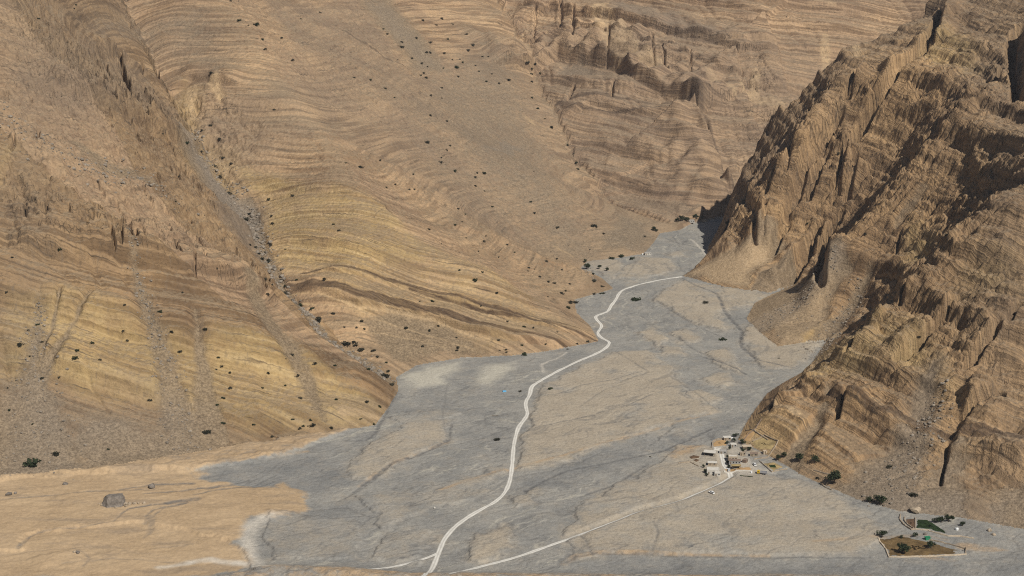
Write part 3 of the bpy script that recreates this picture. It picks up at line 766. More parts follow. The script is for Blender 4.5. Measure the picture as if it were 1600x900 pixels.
# low crest right below the camera
c0 = floor_pt(530, 905); c1 = floor_pt(405, 905); c2 = floor_pt(640, 908)
crest = [(c1[0] - 60, c1[1] - 40), (c1[0] + 10, c1[1] - 6), (c0[0], c0[1] - 10), (c2[0], c2[1] - 16), (c2[0] + 300, c2[1] - 20)]
dcr, _ = line_dist(GX[:400], GY[:400], crest, [0] * 5)
H[:400] += 8.5 * np.exp(-(dcr / 20) ** 2) * (1 + .25 * fbm(GX[:400] / 9, GY[:400] / 9, 3, 381))
FM = lambda a: (lambda o: (o.__setitem__(mf, a), o)[1])(Z())
silt = np.maximum(silt, .55 * th4 * (1 - wet_vignette) * (1 - sand))
A_tan, A_sand, A_silt, A_wet_vignette, A_thr, A_bank, A_dust = [FM(a) for a in (tan, np.maximum(sand, 0), silt, wet_vignette, threads, bank, dust)]
A_sand = np.maximum(A_sand, FM(bankL) * .75)
cr = np.exp(-(dcr / 22) ** 2); A_bank[:400] = np.maximum(A_bank[:400], sstep(.3, .7, cr))

# ------------------------------------------------------------------ materials


class NT:
    """small helper to write node trees"""

    def __init__(self, name):
        self.m = bpy.data.materials.new(name)
        self.m.use_nodes = True
        self.t = self.m.node_tree
        self.b = self.t.nodes["Principled BSDF"]
        self.b.inputs["Specular IOR Level"].default_value = .15
        self.b.inputs["Roughness"].default_value = .95

    def n(self, typ, **kw):
        nd = self.t.nodes.new(typ)
        for k, v in kw.items():
            setattr(nd, k, v)
        return nd

    def put(self, sock, v):
        if isinstance(v, bpy.types.NodeSocket):
            self.t.links.new(v, sock)
        elif v is not None:
            sock.default_value = v if not isinstance(v, tuple) or len(v) == len(sock.default_value) else tuple(v) + (1,)

    def attr(self, name):
        return self.n("ShaderNodeAttribute", attribute_name=name).outputs["Fac"]

    def math(self, op, a, b=None, clamp=False):
        nd = self.n("ShaderNodeMath", operation=op, use_clamp=clamp)
        self.put(nd.inputs[0], a)
        if b is not None:
            self.put(nd.inputs[1], b)
        return nd.outputs[0]

    def vmath(self, op, a, b):
        nd = self.n("ShaderNodeVectorMath", operation=op)
        self.put(nd.inputs[0], a); self.put(nd.inputs[1], b)
        return nd.outputs[0]

    def pos(self):
        return self.n("ShaderNodeNewGeometry").outputs["Position"]

    def noise(self, vec, scale, detail=3, rough=.55, lac=2.0, dist=0):
        nd = self.n("ShaderNodeTexNoise", noise_dimensions='3D')
        self.put(nd.inputs["Vector"], vec)
        nd.inputs["Scale"].default_value = scale; nd.inputs["Detail"].default_value = detail
        nd.inputs["Roughness"].default_value = rough; nd.inputs["Lacunarity"].default_value = lac; nd.inputs["Distortion"].default_value = dist
        return nd.outputs["Fac"]

    def ramp(self, fac, stops, mode='LINEAR'):
        nd = self.n("ShaderNodeValToRGB")
        cr = nd.color_ramp; cr.interpolation = mode
        while len(cr.elements) < len(stops):
            cr.elements.new(.5)
        for e, (p, c) in zip(cr.elements, stops):
            e.position = p; e.color = (*c, 1) if len(c) == 3 else c
        self.put(nd.inputs[0], fac)
        return nd.outputs["Color"]

    def range(self, v, a, b, lo=0.0, hi=1.0):
        nd = self.n("ShaderNodeMapRange", interpolation_type='SMOOTHSTEP')
        self.put(nd.inputs["Value"], v)
        for k, q in (("From Min", a), ("From Max", b), ("To Min", lo), ("To Max", hi)):
            nd.inputs[k].default_value = q
        return nd.outputs["Result"]

    def mix(self, fac, a, b, mode='MIX'):
        nd = self.n("ShaderNodeMix", data_type='RGBA', blend_type=mode)
        self.put(nd.inputs[0], fac); self.put(nd.inputs[6], a); self.put(nd.inputs[7], b)
        return nd.outputs[2]

    def comb(self, x, y, z):
        nd = self.n("ShaderNodeCombineXYZ")
        for s, v in zip(nd.inputs, (x, y, z)):
            self.put(s, v)
        return nd.outputs[0]

    def sep(self, v):
        nd = self.n("ShaderNodeSeparateXYZ"); self.put(nd.inputs[0], v)
        return nd.outputs

    def bump(self, h, dist, strength=1.0, normal=None):
        nd = self.n("ShaderNodeBump")
        nd.inputs["Strength"].default_value = strength; nd.inputs["Distance"].default_value = dist
        self.put(nd.inputs["Height"], h)
        if normal is not None:
            self.put(nd.inputs["Normal"], normal)
        return nd.outputs[0]

    def out(self, col, normal=None, rough=None):
        self.put(self.b.inputs["Base Color"], col)
        if normal is not None:
            self.put(self.b.inputs["Normal"], normal)
        if rough is not None:
            self.put(self.b.inputs["Roughness"], rough)
        return self.m


def gray(v):
    return (v, v, v)


def rock_material(name, ramp, yel, tint=(1, 1, 1)):
    N = NT(name)
    P = N.pos(); px, py, pz = N.sep(P)
    S = N.attr("strata")
    w = N.noise(P, .02, 3)
    Sw = N.math('ADD', S, N.math('MULTIPLY', w, .7))
    lat = lambda k, ks: N.comb(N.math('MULTIPLY', px, k), N.math('MULTIPLY', py, k), N.math('MULTIPLY', Sw, ks))
    big = N.noise(lat(.0012, .045), 1, 2, .6)
    mid = N.noise(lat(.004, .22), 1, 2, .6)
    fine = N.noise(lat(.008, .42), 1, 2, .6)
    tiny = N.noise(lat(.015, .95), 1, 1, .6)
    v = N.math('ADD', N.math('MULTIPLY', big, .45), N.math('MULTIPLY', N.math('ADD', N.math('MULTIPLY', mid, .5), N.math('MULTIPLY', fine, .5)), .55))
    col = N.ramp(v, ramp)
    col = N.mix(N.range(fine, .42, .56), N.mix(1.0, col, (.72, .69, .66, 1), 'MULTIPLY'), N.mix(1.0, col, (1.17, 1.14, 1.09, 1), 'MULTIPLY'))
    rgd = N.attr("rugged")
    blk = N.noise(P, .11, 5, .68)
    col = N.mix(N.math('MULTIPLY', rgd, .72), col, N.ramp(blk, [(.3, ramp[0][1]), (.42, ramp[1][1]), (.52, ramp[2][1]), (.68, ramp[3][1])]))
    ymask = N.attr("yellow")
    ycol = N.ramp(N.math('ADD', N.math('MULTIPLY', mid, .25), N.math('ADD', N.math('MULTIPLY', fine, .45), N.math('MULTIPLY', tiny, .3))), yel)
    col = N.mix(N.math('MULTIPLY', ymask, N.range(N.noise(P, .045, 4), .3, .6, .45, .95)), col, ycol)
    # thin dark partings between beds
    col = N.mix(N.math('MULTIPLY', N.range(tiny, .6, .72), N.range(N.noise(P, .06, 3), .4, .6, .25, .85)), col, (.10, .073, .05, 1))
    dk = N.attr("dark")
    col = N.mix(N.math('MULTIPLY', N.range(dk, .15, .7), N.range(N.noise(lat(.05, 1.0), 1, 3), .3, .7, 1.0, .6)), col, (.085, .056, .038, 1))
    pl = N.attr("pale")
    col = N.mix(N.math('MULTIPLY', N.range(pl, .1, .7), N.range(N.noise(lat(.04, .3), 1, 3), .3, .65, .35, .9)), col, (.56, .41, .25, 1))
    # joints: near-vertical dark cracks in the steep beds
    vo = N.n("ShaderNodeTexVoronoi", feature='DISTANCE_TO_EDGE')
    N.put(vo.inputs["Vector"], N.comb(N.math('ADD', N.math('MULTIPLY', px, .22), N.math('MULTIPLY', w, 2.0)), N.math('MULTIPLY', py, .22), N.math('MULTIPLY', Sw, .085)))
    vo.inputs["Scale"].default_value = 1.0
    nz = N.sep(N.n("ShaderNodeNewGeometry").outputs["Normal"])[2]
    crk = N.math('MULTIPLY', N.range(vo.outputs["Distance"], .015, .075, 1, 0), N.range(nz, .55, .85, 1, .0))
    crk = N.math('MULTIPLY', crk, N.range(N.noise(P, .05, 3), .42, .6, .0, 1))
    crk = N.math('MULTIPLY', crk, N.math('MULTIPLY', N.attr('cliff'), N.math('SUBTRACT', 1.0, N.attr('yellow'))), True)
    col = N.mix(N.math('MULTIPLY', crk, .45), col, (.09, .07, .05, 1))
    nook = N.math('MULTIPLY', N.range(N.noise(N.vmath('MULTIPLY', P, (1, 1, .55)), .3, 3, .6), .3, .42, 1, 0), N.math('MULTIPLY', rgd, .6))  # dark specks: varnish plus crevice shade painted into the rugged rock
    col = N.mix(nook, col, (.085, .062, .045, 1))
    # varnish that has run down the faces, blocks of different weathering
    run = N.noise(N.comb(N.math('MULTIPLY', px, .35), N.math('MULTIPLY', py, .2), N.math('MULTIPLY', pz, .035)), 1, 3, .6)
    col = N.mix(N.range(run, .52, .72, 0, .4), col, (.17, .135, .105, 1))
    blot = N.noise(P, .012, 4, .6)
    col = N.mix(N.range(blot, .35, .65), N.mix(1.0, col, (.84, .83, .84, 1), 'MULTIPLY'), N.mix(1.0, col, (1.1, 1.08, 1.03, 1), 'MULTIPLY'))
    g = N.attr("grey")
    col = N.mix(N.math('MULTIPLY', g, .7), col, (.165, .134, .108, 1))
    # scree and dust on everything that lies back
    sc = N.attr("scree")
    flat = N.range(nz, .84, .96)
    edge = N.noise(P, .09, 4, .65)
    scf = N.range(N.math('ADD', N.math('SUBTRACT', sc, dk), N.math('MULTIPLY', N.math('SUBTRACT', edge, .5), 1.25)), .2, .85)
    spk = N.noise(P, .55, 3, .7)
    scol = N.mix(N.range(spk, .3, .7), (.145, .108, .074, 1), (.31, .236, .158, 1))
    strk = N.noise(N.vmath('MULTIPLY', P, (.16, .16, .03)), 1.0, 4, .65)
    scol = N.mix(1.0, scol, N.ramp(strk, [(.3, gray(.74)), (.5, gray(1)), (.7, gray(1.2))]), 'MULTIPLY')
    scol = N.mix(N.math('MULTIPLY', g, .8), scol, N.mix(N.range(spk, .3, .7), (.14, .118, .098, 1), (.285, .24, .198, 1)))
    scol = N.mix(N.math('MULTIPLY', pl, .9), scol, N.mix(N.range(spk, .3, .7), (.33, .235, .14, 1), (.50, .37, .235, 1)))
    dust = N.math('MULTIPLY', N.math('MULTIPLY', flat, .55), N.math('SUBTRACT', 1.0, dk))
    col = N.mix(dust, col, N.mix(.5, scol, (.34, .26, .175, 1)))
    col = N.mix(N.math('MULTIPLY', scf, .9), col, scol)
    gr = N.noise(P, .28, 5, .72)
    col = N.mix(1.0, col, N.ramp(gr, [(.25, gray(.62)), (.45, gray(.95)), (.6, gray(1.06)), (.78, gray(1.22))]), 'MULTIPLY')
    col = N.mix(1.0, col, (*tint, 1), 'MULTIPLY')
    hb = N.math('SUBTRACT', N.math('ADD', N.math('MULTIPLY', fine, 1.2), N.math('MULTIPLY', tiny, .6)), N.math('MULTIPLY', crk, .8))
    hb = N.math('MULTIPLY', hb, N.math('SUBTRACT', 1.0, N.math('MULTIPLY', scf, .9)))
    b1 = N.bump(hb, 1.6, .8)
    hr = N.math('ADD', gr, N.math('MULTIPLY', N.noise(P, .9, 3, .7), .5))
    nrm = N.bump(hr, 1.5, .75, b1)
    return N.out(col, nrm)


BROWN = [(0.14, (0.115, 0.072, 0.043)), (0.35, (0.207, 0.139, 0.084)), (0.5, (0.262, 0.182, 0.111)), (0.65, (0.317, 0.227, 0.141)), (0.86, (0.216, 0.153, 0.098))]
BROWN_R = [(0.14, (0.12, 0.077, 0.046)), (0.35, (0.244, 0.163, 0.096)), (0.5, (0.322, 0.22, 0.13)), (0.65, (0.396, 0.274, 0.16)), (0.86, (0.244, 0.167, 0.104))]
PINK = [(0.14, (0.189, 0.123, 0.08)), (0.35, (0.293, 0.203, 0.135)), (0.5, (0.347, 0.247, 0.164)), (0.65, (0.401, 0.292, 0.195)), (0.86, (0.297, 0.216, 0.149))]
YEL = [(0.3, (0.23, 0.152, 0.083)), (0.42, (0.359, 0.254, 0.124)), (0.52, (0.44, 0.325, 0.161)), (0.6, (0.519, 0.401, 0.223)), (0.7, (0.33, 0.239, 0.124))]
M_LEFT = rock_material("layered_rock_brown", BROWN, YEL, (.99, .98, .93))
M_MID = rock_material("layered_rock_tan", PINK, YEL, (1.0, .985, .92))
M_FAR = rock_material("layered_rock_pink", PINK, YEL, (.98, .965, .93))
M_RIGHT = rock_material("layered_rock_dark", BROWN_R, YEL, (.99, .98, .94))


def floor_material():
    N = NT("wadi_gravel")
    P = N.pos()
    A = N.attr
    n1 = N.noise(P, .03, 5, .6); n2 = N.noise(P, .35, 5, .7); n3 = N.noise(P, 1.1, 2, .6)
    grav = N.mix(N.range(n1, .35, .65), (.228, .222, .204, 1), (.29, .276, .244, 1))
    grav = N.mix(N.math('MULTIPLY', A("wet_vignette"), .8), grav, N.mix(N.range(n1, .35, .65), (.17, .171, .166, 1), (.232, .226, .21, 1)))
    tan = N.mix(N.range(n1, .35, .65), (.345, .293, .222, 1), (.39, .333, .253, 1))
    tf = N.range(N.math('ADD', A("tan"), N.math('MULTIPLY', N.math('SUBTRACT', N.noise(P, .07, 6, .7), .5), 1.9)), -.1, 1.1)
    col = N.mix(tf, grav, tan)
    col = N.mix(N.range(A("silt"), .1, .9), col, (.44, .41, .335, 1))
    sand = N.mix(N.range(N.noise(P, .02, 3, .5), .35, .65), (.385, .275, .165, 1), (.46, .335, .205, 1))
    sand = N.mix(N.range(n2, .35, .65, 0, .35), sand, (.40, .29, .17, 1))
    sand = N.mix(N.range(N.noise(N.vmath('MULTIPLY', P, (.35, 1.2, 1)), .045, 5, .65), .5, .68, 0, .85), sand, (.30, .225, .15, 1))
    col = N.mix(N.range(N.math('ADD', A("sand"), N.math('MULTIPLY', N.math('SUBTRACT', N.noise(P, .07, 6, .7), .5), 1.3)), .2, .75), col, sand)
    col = N.mix(N.math('MULTIPLY', A("bank"), N.range(N.noise(P, .05, 4, .7), .38, .62, .1, .8)), col, (.40, .275, .155, 1))
    col = N.mix(N.math('MULTIPLY', A("threads"), N.range(N.noise(P, .16, 3), .35, .6, .35, .9)), col, (.125, .122, .118, 1))
    col = N.mix(N.math('MULTIPLY', A("dust"), .9), col, (.55, .50, .42, 1))
    # stones and dwarf bushes speckle the bars
    spk = N.math('MULTIPLY', N.range(N.noise(P, .42, 2, .5), .64, .74), N.math('SUBTRACT', 1.0, A("sand")))
    col = N.mix(N.math('MULTIPLY', spk, .5), col, (.14, .12, .095, 1))
    col = N.mix(1.0, col, N.ramp(n2, [(.25, gray(.76)), (.5, gray(1)), (.75, gray(1.18))]), 'MULTIPLY')
    col = N.mix(1.0, col, N.ramp(n3, [(.25, gray(.9)), (.5, gray(1)), (.75, gray(1.08))]), 'MULTIPLY')
    h = N.math('MULTIPLY', N.math('ADD', n2, N.math('MULTIPLY', n3, .5)), N.math('SUBTRACT', 1.0, N.math('MULTIPLY', A("sand"), .75)))
    return N.out(col, N.bump(h, .9, .7))


M_FLOOR = floor_material()

# ------------------------------------------------------------------ ground meshes: one per landform, sharing their edges
VERT = np.stack([GX, GY, H], -1).reshape(-1, 3)
reg = np.argmax(np.stack(WR, 0), 0)
cellreg = np.where(SDF[:-1, :-1] < 0, 9, reg[:-1, :-1])
cellreg = np.where(cellreg == 2, 1, cellreg)
idx = np.arange(NX * NY, dtype=np.int32).reshape(NY, NX)
QUAD = np.stack([idx[:-1, :-1], idx[:-1, 1:], idx[1:, 1:], idx[1:, :-1]], -1)


def ground(name, cells, mat, attrs, label):
    q = QUAD[cells]
    used, inv = np.unique(q, return_inverse=True)
    me = bpy.data.meshes.new(name)
    nf = len(q)
    me.vertices.add(len(used)); me.vertices.foreach_set("co", VERT[used].astype(F32).ravel())
    me.loops.add(nf * 4); me.loops.foreach_set("vertex_index", inv.astype(np.int32).ravel())
    me.polygons.add(nf); me.polygons.foreach_set("loop_start", np.arange(0, nf * 4, 4, dtype=np.int32))
    me.polygons.foreach_set("use_smooth", np.ones(nf, bool))
    me.update(calc_edges=True)
    for k, a in attrs.items():
        at = me.attributes.new(k, 'FLOAT', 'POINT')
        at.data.foreach_set("value", a.reshape(-1)[used].astype(F32))
    me.materials.append(mat)
    o = bpy.data.objects.new(name, me)
    COL.objects.link(o)
    o["kind"] = "structure"; o["label"] = label
    return o


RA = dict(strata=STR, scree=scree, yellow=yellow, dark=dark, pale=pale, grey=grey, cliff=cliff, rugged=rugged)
FA = dict(tan=A_tan, sand=A_sand, silt=A_silt, wet_vignette=A_wet_vignette, threads=A_thr, bank=A_bank, dust=A_dust)
ground("wadi_floor", cellreg == 9, M_FLOOR, FA, "braided grey gravel and tan sand on the flat valley floor")
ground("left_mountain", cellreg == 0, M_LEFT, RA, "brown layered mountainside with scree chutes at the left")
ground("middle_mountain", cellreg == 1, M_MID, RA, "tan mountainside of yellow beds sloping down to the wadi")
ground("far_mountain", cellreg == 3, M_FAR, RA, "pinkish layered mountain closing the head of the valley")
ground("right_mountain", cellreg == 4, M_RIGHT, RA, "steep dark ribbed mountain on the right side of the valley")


# ------------------------------------------------------------------ mesh helpers for the things
class G:
    def __init__(self):
        self.v, self.f = [], []

    def add(self, vs, fs):
        b = len(self.v)
        self.v += [tuple(map(float, p)) for p in vs]
        self.f += [tuple(b + i for i in f) for f in fs]
        return self

    def box(self, c, s, rz=0.0, taper=1.0, tilt=(0, 0)):
        hx, hy, hz = s[0] / 2, s[1] / 2, s[2] / 2
        cr, sr = math.cos(rz), math.sin(rz)
        vs = []
        for dz, k in ((-hz, 1.0), (hz, taper)):
            for dx, dy in ((-hx, -hy), (hx, -hy), (hx, hy), (-hx, hy)):
                X, Y = dx * k, dy * k
                vs.append((c[0] + X * cr - Y * sr, c[1] + X * sr + Y * cr, c[2] + dz + dx * tilt[0] + dy * tilt[1]))
        return self.add(vs, [(0, 3, 2, 1), (4, 5, 6, 7), (0, 1, 5, 4), (1, 2, 6, 5), (2, 3, 7, 6), (3, 0, 4, 7)])

    def tube(self, p, q, r1, r2, n=8):
        p, q = Vector(p), Vector(q); d = (q - p).normalized()
        a = d.orthogonal().normalized(); b = d.cross(a)
        vs = [tuple(c + (a * math.cos(t) + b * math.sin(t)) * r) for c, r in ((p, r1), (q, r2)) for t in [2 * math.pi * k / n for k in range(n)]]
        return self.add(vs, [(k, (k + 1) % n, n + (k + 1) % n, n + k) for k in range(n)] + [tuple(range(n))[::-1], tuple(range(n, 2 * n))])

    def prism(self, prof, x0, x1):
        """outline in y, z drawn out along x"""
        n = len(prof)
        vs = [(x0, y, z) for y, z in prof] + [(x1, y, z) for y, z in prof]
        return self.add(vs, [(k, (k + 1) % n, n + (k + 1) % n, n + k) for k in range(n)] + [tuple(range(n))[::-1], tuple(range(n, 2 * n))])

    def rock(self, c, r, rnd, sq=.7, sub=0):
        """an angular boulder"""
        bm = bmesh.new()
        bmesh.ops.create_icosphere(bm, subdivisions=1 + sub, radius=1)
        k = [Vector((rnd.gauss(0, 1), rnd.gauss(0, 1), rnd.gauss(0, 1))).normalized() for _ in range(7)]
        lim = [rnd.uniform(.55, .9) for _ in k]
        st = (rnd.uniform(.8, 1.25), rnd.uniform(.8, 1.25), sq)
        vs = []
        for v in bm.verts:
            p = v.co.copy()
            for n, l in zip(k, lim):
                e = p.dot(n) - l
                if e > 0:
                    p -= n * e
            p *= 1 + rnd.uniform(-.06, .06)
            vs.append((c[0] + p.x * r * st[0], c[1] + p.y * r * st[1], c[2] + p.z * r * st[2]))
        fs = [tuple(v.index for v in f.verts) for f in bm.faces]
        bm.free()
        return self.add(vs, fs)

    def leaves(self, c, rad, n, size, rnd, flat=.75):
        """leaf clumps spread through an uneven crown"""
        lobes = [(Vector((rnd.uniform(-.55, .55), rnd.uniform(-.55, .55), rnd.uniform(-.25, .45))), rnd.uniform(.35, .6)) for _ in range(6)]
        for _ in range(n):
            o, lr = rnd.choice(lobes)
            d = Vector((rnd.gauss(0, 1), rnd.gauss(0, 1), rnd.gauss(0, 1))).normalized() * lr * rnd.uniform(.45, 1.05)
            p = o + d
            p = Vector((c[0] + p.x * rad, c[1] + p.y * rad, c[2] + max(p.z, -.5) * rad * flat))
            u = Vector((rnd.gauss(0, 1), rnd.gauss(0, 1), rnd.gauss(0, .6))).normalized()
            w = u.orthogonal().normalized(); w.rotate(__import__('mathutils').Quaternion(u, rnd.uniform(0, 6.3)))
            s = size * rad * rnd.uniform(.6, 1.3)
            self.add([p - u * s, p + w * s * .7, p + u * s, p - w * s * .7], [(0, 1, 2, 3)])
        return self

    def mesh(self, name, mat, smooth=False):
        me = bpy.data.meshes.new(name)
        me.from_pydata(self.v, [], self.f)
        if smooth:
            me.polygons.foreach_set("use_smooth", [True] * len(me.polygons))
        me.materials.append(mat)
        me.update()
        return me

    def build(self, name, mat, parent=None, loc=(0, 0, 0), rz=0.0, smooth=False):
        o = bpy.data.objects.new(name, self.mesh(name, mat, smooth))
        COL.objects.link(o)
        o.location = loc; o.rotation_euler = (0, 0, rz)
        if parent is not None:
            o.parent = parent
        return o


def tag(o, label, cat, group=None):
    o["label"] = label; o["category"] = cat
    if group:
        o["group"] = group
    return o


def thing(name, label, cat, loc, rz=0.0, group=None):
    o = bpy.data.objects.new(name, None)
    COL.objects.link(o)
    o.empty_display_size = .5
    o.location = loc; o.rotation_euler = (0, 0, rz)
    return tag(o, label, cat, group)


def spot(px, py, dz=0.0):
    p = hit(H, px, py)[0]
    return (p[0], p[1], float(sample(H, p[0], p[1])) + dz)


def gz(x, y):
    return float(sample(H, x, y))


def mpp(p):
    return p[1] / FPX


def paint(name, col, rough=.9, var=.18, scale=.8, bump=.0, streak=None):
    """weathered surface of one base colour"""
    N = NT(name)
    P = N.pos()
    n1 = N.noise(P, scale, 4, .65); n2 = N.noise(P, scale * 6, 2, .6)
    c = N.mix(N.range(n1, .3, .7), tuple(k * (1 - var) for k in col) + (1,), tuple(min(1, k * (1 + var)) for k in col) + (1,))
    c = N.mix(N.range(n2, .35, .65, 0, .35), c, tuple(k * (1 - 1.6 * var) for k in col) + (1,))
    if streak:
        c = N.mix(N.range(N.noise(N.vmath('MULTIPLY', P, (1.3, 1.3, .2)), 1.0, 3), .5, .7, 0, .6), c, (*streak, 1))
    return N.out(c, N.bump(n2, .1, bump) if bump else None, rough)


M_ROAD = None


def road_material():
    N = NT("pale_gravel_road")
    P = N.pos()
    u = N.attr("across"); a = N.math('ABSOLUTE', N.math('SUBTRACT', N.math('ABSOLUTE', u), .48))
    c = N.mix(N.range(a, .12, .32), (.68, .655, .59, 1), (.52, .495, .44, 1))
    c = N.mix(N.range(N.noise(P, .3, 4, .65), .4, .7, 0, .5), c, (.42, .40, .355, 1))
    c = N.mix(N.range(N.math('ADD', N.math('ABSOLUTE', u), N.math('MULTIPLY', N.noise(P, .8, 3), .35)), .95, 1.2), c, (.38, .36, .315, 1))
    return N.out(c, N.bump(N.noise(P, 1.2, 3), .15, .5))


M_ROAD = road_material()
M_LEAF = paint("dusty_leaf", (.032, .032, .019), .8, .35, .6)
M_LEAF2 = paint("green_leaf", (.03, .042, .018), .8, .35, .6)
M_LEAF3 = paint("grey_olive_leaf", (.06, .055, .036), .85, .3, .6)
M_BARK = paint("bark", (.12, .09, .06))
M_STONE = paint("rubble_stone", (.36, .29, .21), .95, .3, .5, .3)
M_GREY = paint("grey_limestone", (.19, .165, .14), .95, .35, .3, .5)
M_RUB = paint("scree_stone", (.25, .212, .168), .95, .35, .2, .2)
M_WHITE = paint("whitewash", (.56, .53, .47), .9, .1, .5, 0, (.45, .40, .33))
M_PLASTER = paint("sand_plaster", (.50, .41, .30), .9, .15, .5, 0, (.34, .27, .2))
M_CONC = paint("grey_concrete", (.36, .34, .31), .9, .15, .5)
M_ROOFB = paint("brown_roof", (.23, .17, .13), .9, .25, .5)
M_DARK = paint("dark_opening", (.03, .027, .024))
M_WOOD = paint("grey_wood", (.20, .15, .10))
M_YEL = paint("yellow_enamel", (.62, .40, .03), .45, .08)
M_CARW = paint("white_enamel", (.75, .75, .73), .35, .04)
M_GLASS = paint("dark_glass", (.02, .024, .028), .15, .05)
M_TYRE = paint("tyre_rubber", (.025, .025, .025))
M_STEEL = paint("grey_steel", (.30, .30, .31), .5, .1)
M_GREEN = paint("green_sheet", (.03, .20, .10), .6, .1)
M_BLUE = paint("blue_sheet", (.12, .38, .62), .6, .1)
M_CROP = paint("green_crop", (.019, .036, .011), .9, .5, .3, .6)
M_FIELD = paint("ploughed_soil", (.15, .10, .046), .95, .4, .15, .4)
M_SOIL = paint("dark_earth", (.12, .075, .045), .95, .25, .3, .4)
M_ORANGE = paint("orange_sand", (.42, .27, .13), .95, .15, .2, .3)
M_PLOT = paint("straw_plot", (.36, .27, .13), .95, .35, .2, .3)

# ------------------------------------------------------------------ gravel roads laid on the ground
for pix, w in ROADS:
    P = floor_pt([p[0] for p in pix], [p[1] for p in pix], 1.3)
    for _ in range(2):                            # round the corners
        P = np.concatenate([P[:1], np.stack([.75 * P[:-1] + .25 * P[1:], .25 * P[:-1] + .75 * P[1:]], 1).reshape(-1, 2), P[-1:]])
    L = np.concatenate([[0], np.cumsum(np.hypot(*np.diff(P, axis=0).T))])
    tt = np.arange(0, L[-1], 1.6)
    cxr = np.interp(tt, L, P[:, 0]); cyr = np.interp(tt, L, P[:, 1])
    tx = np.gradient(cxr); ty = np.gradient(cyr); ln = np.hypot(tx, ty); nx_, ny_ = -ty / ln, tx / ln
    K_ = 9
    us = np.linspace(-1, 1, K_)
    wob = 1 + .45 * fbm(tt / 16, tt * 0 + w, 3, 401)
    vx = cxr[:, None] + nx_[:, None] * us * w / 2 * wob[:, None]; vy = cyr[:, None] + ny_[:, None] * us * w / 2 * wob[:, None]
    vz = sample(H, vx, vy) + .14 - .06 * np.abs(us)[None, :] ** 3
    g = G(); g.v = [tuple(q) for q in np.stack([vx, vy, vz], -1).reshape(-1, 3)]
    g.f = [(i * K_ + j, i * K_ + j + 1, (i + 1) * K_ + j + 1, (i + 1) * K_ + j) for i in range(len(tt) - 1) for j in range(K_ - 1)]
    o = g.build("gravel_road", M_ROAD, smooth=True)
    at = o.data.attributes.new("across", 'FLOAT', 'POINT'); at.data.foreach_set("value", np.tile(us, len(tt)).astype(F32))
    o["kind"] = "structure"; o["label"] = "pale gravel road winding along the dry river bed"

# ------------------------------------------------------------------ shrubs and small trees
rnd = random.Random(5)
SHRUBS = [G().leaves((0, 0, .5), 1.0, 190, .17, rnd, .8).mesh("desert_shrub", (M_LEAF, M_LEAF2, M_LEAF3)[k % 3]) for k in range(6)]


def shrub(px, py, size_px, label, group, name="desert_shrub", cat="shrub", flat=1.0):
    p = spot(px, py)
    r = max(.9, size_px * mpp(p) * .6 * rnd.choice((.7, .85, 1, 1, 1.15, 1.4)))
    o = bpy.data.objects.new(name, rnd.choice(SHRUBS))
    COL.objects.link(o)
    o.location = (p[0], p[1], p[2] - .22 * r); o.rotation_euler = (0, 0, rnd.uniform(0, 6.28))
    o.scale = (r * rnd.uniform(.9, 1.25), r * rnd.uniform(.9, 1.2), r * rnd.uniform(.75, 1.05) * flat)
    return tag(o, label, cat, group)


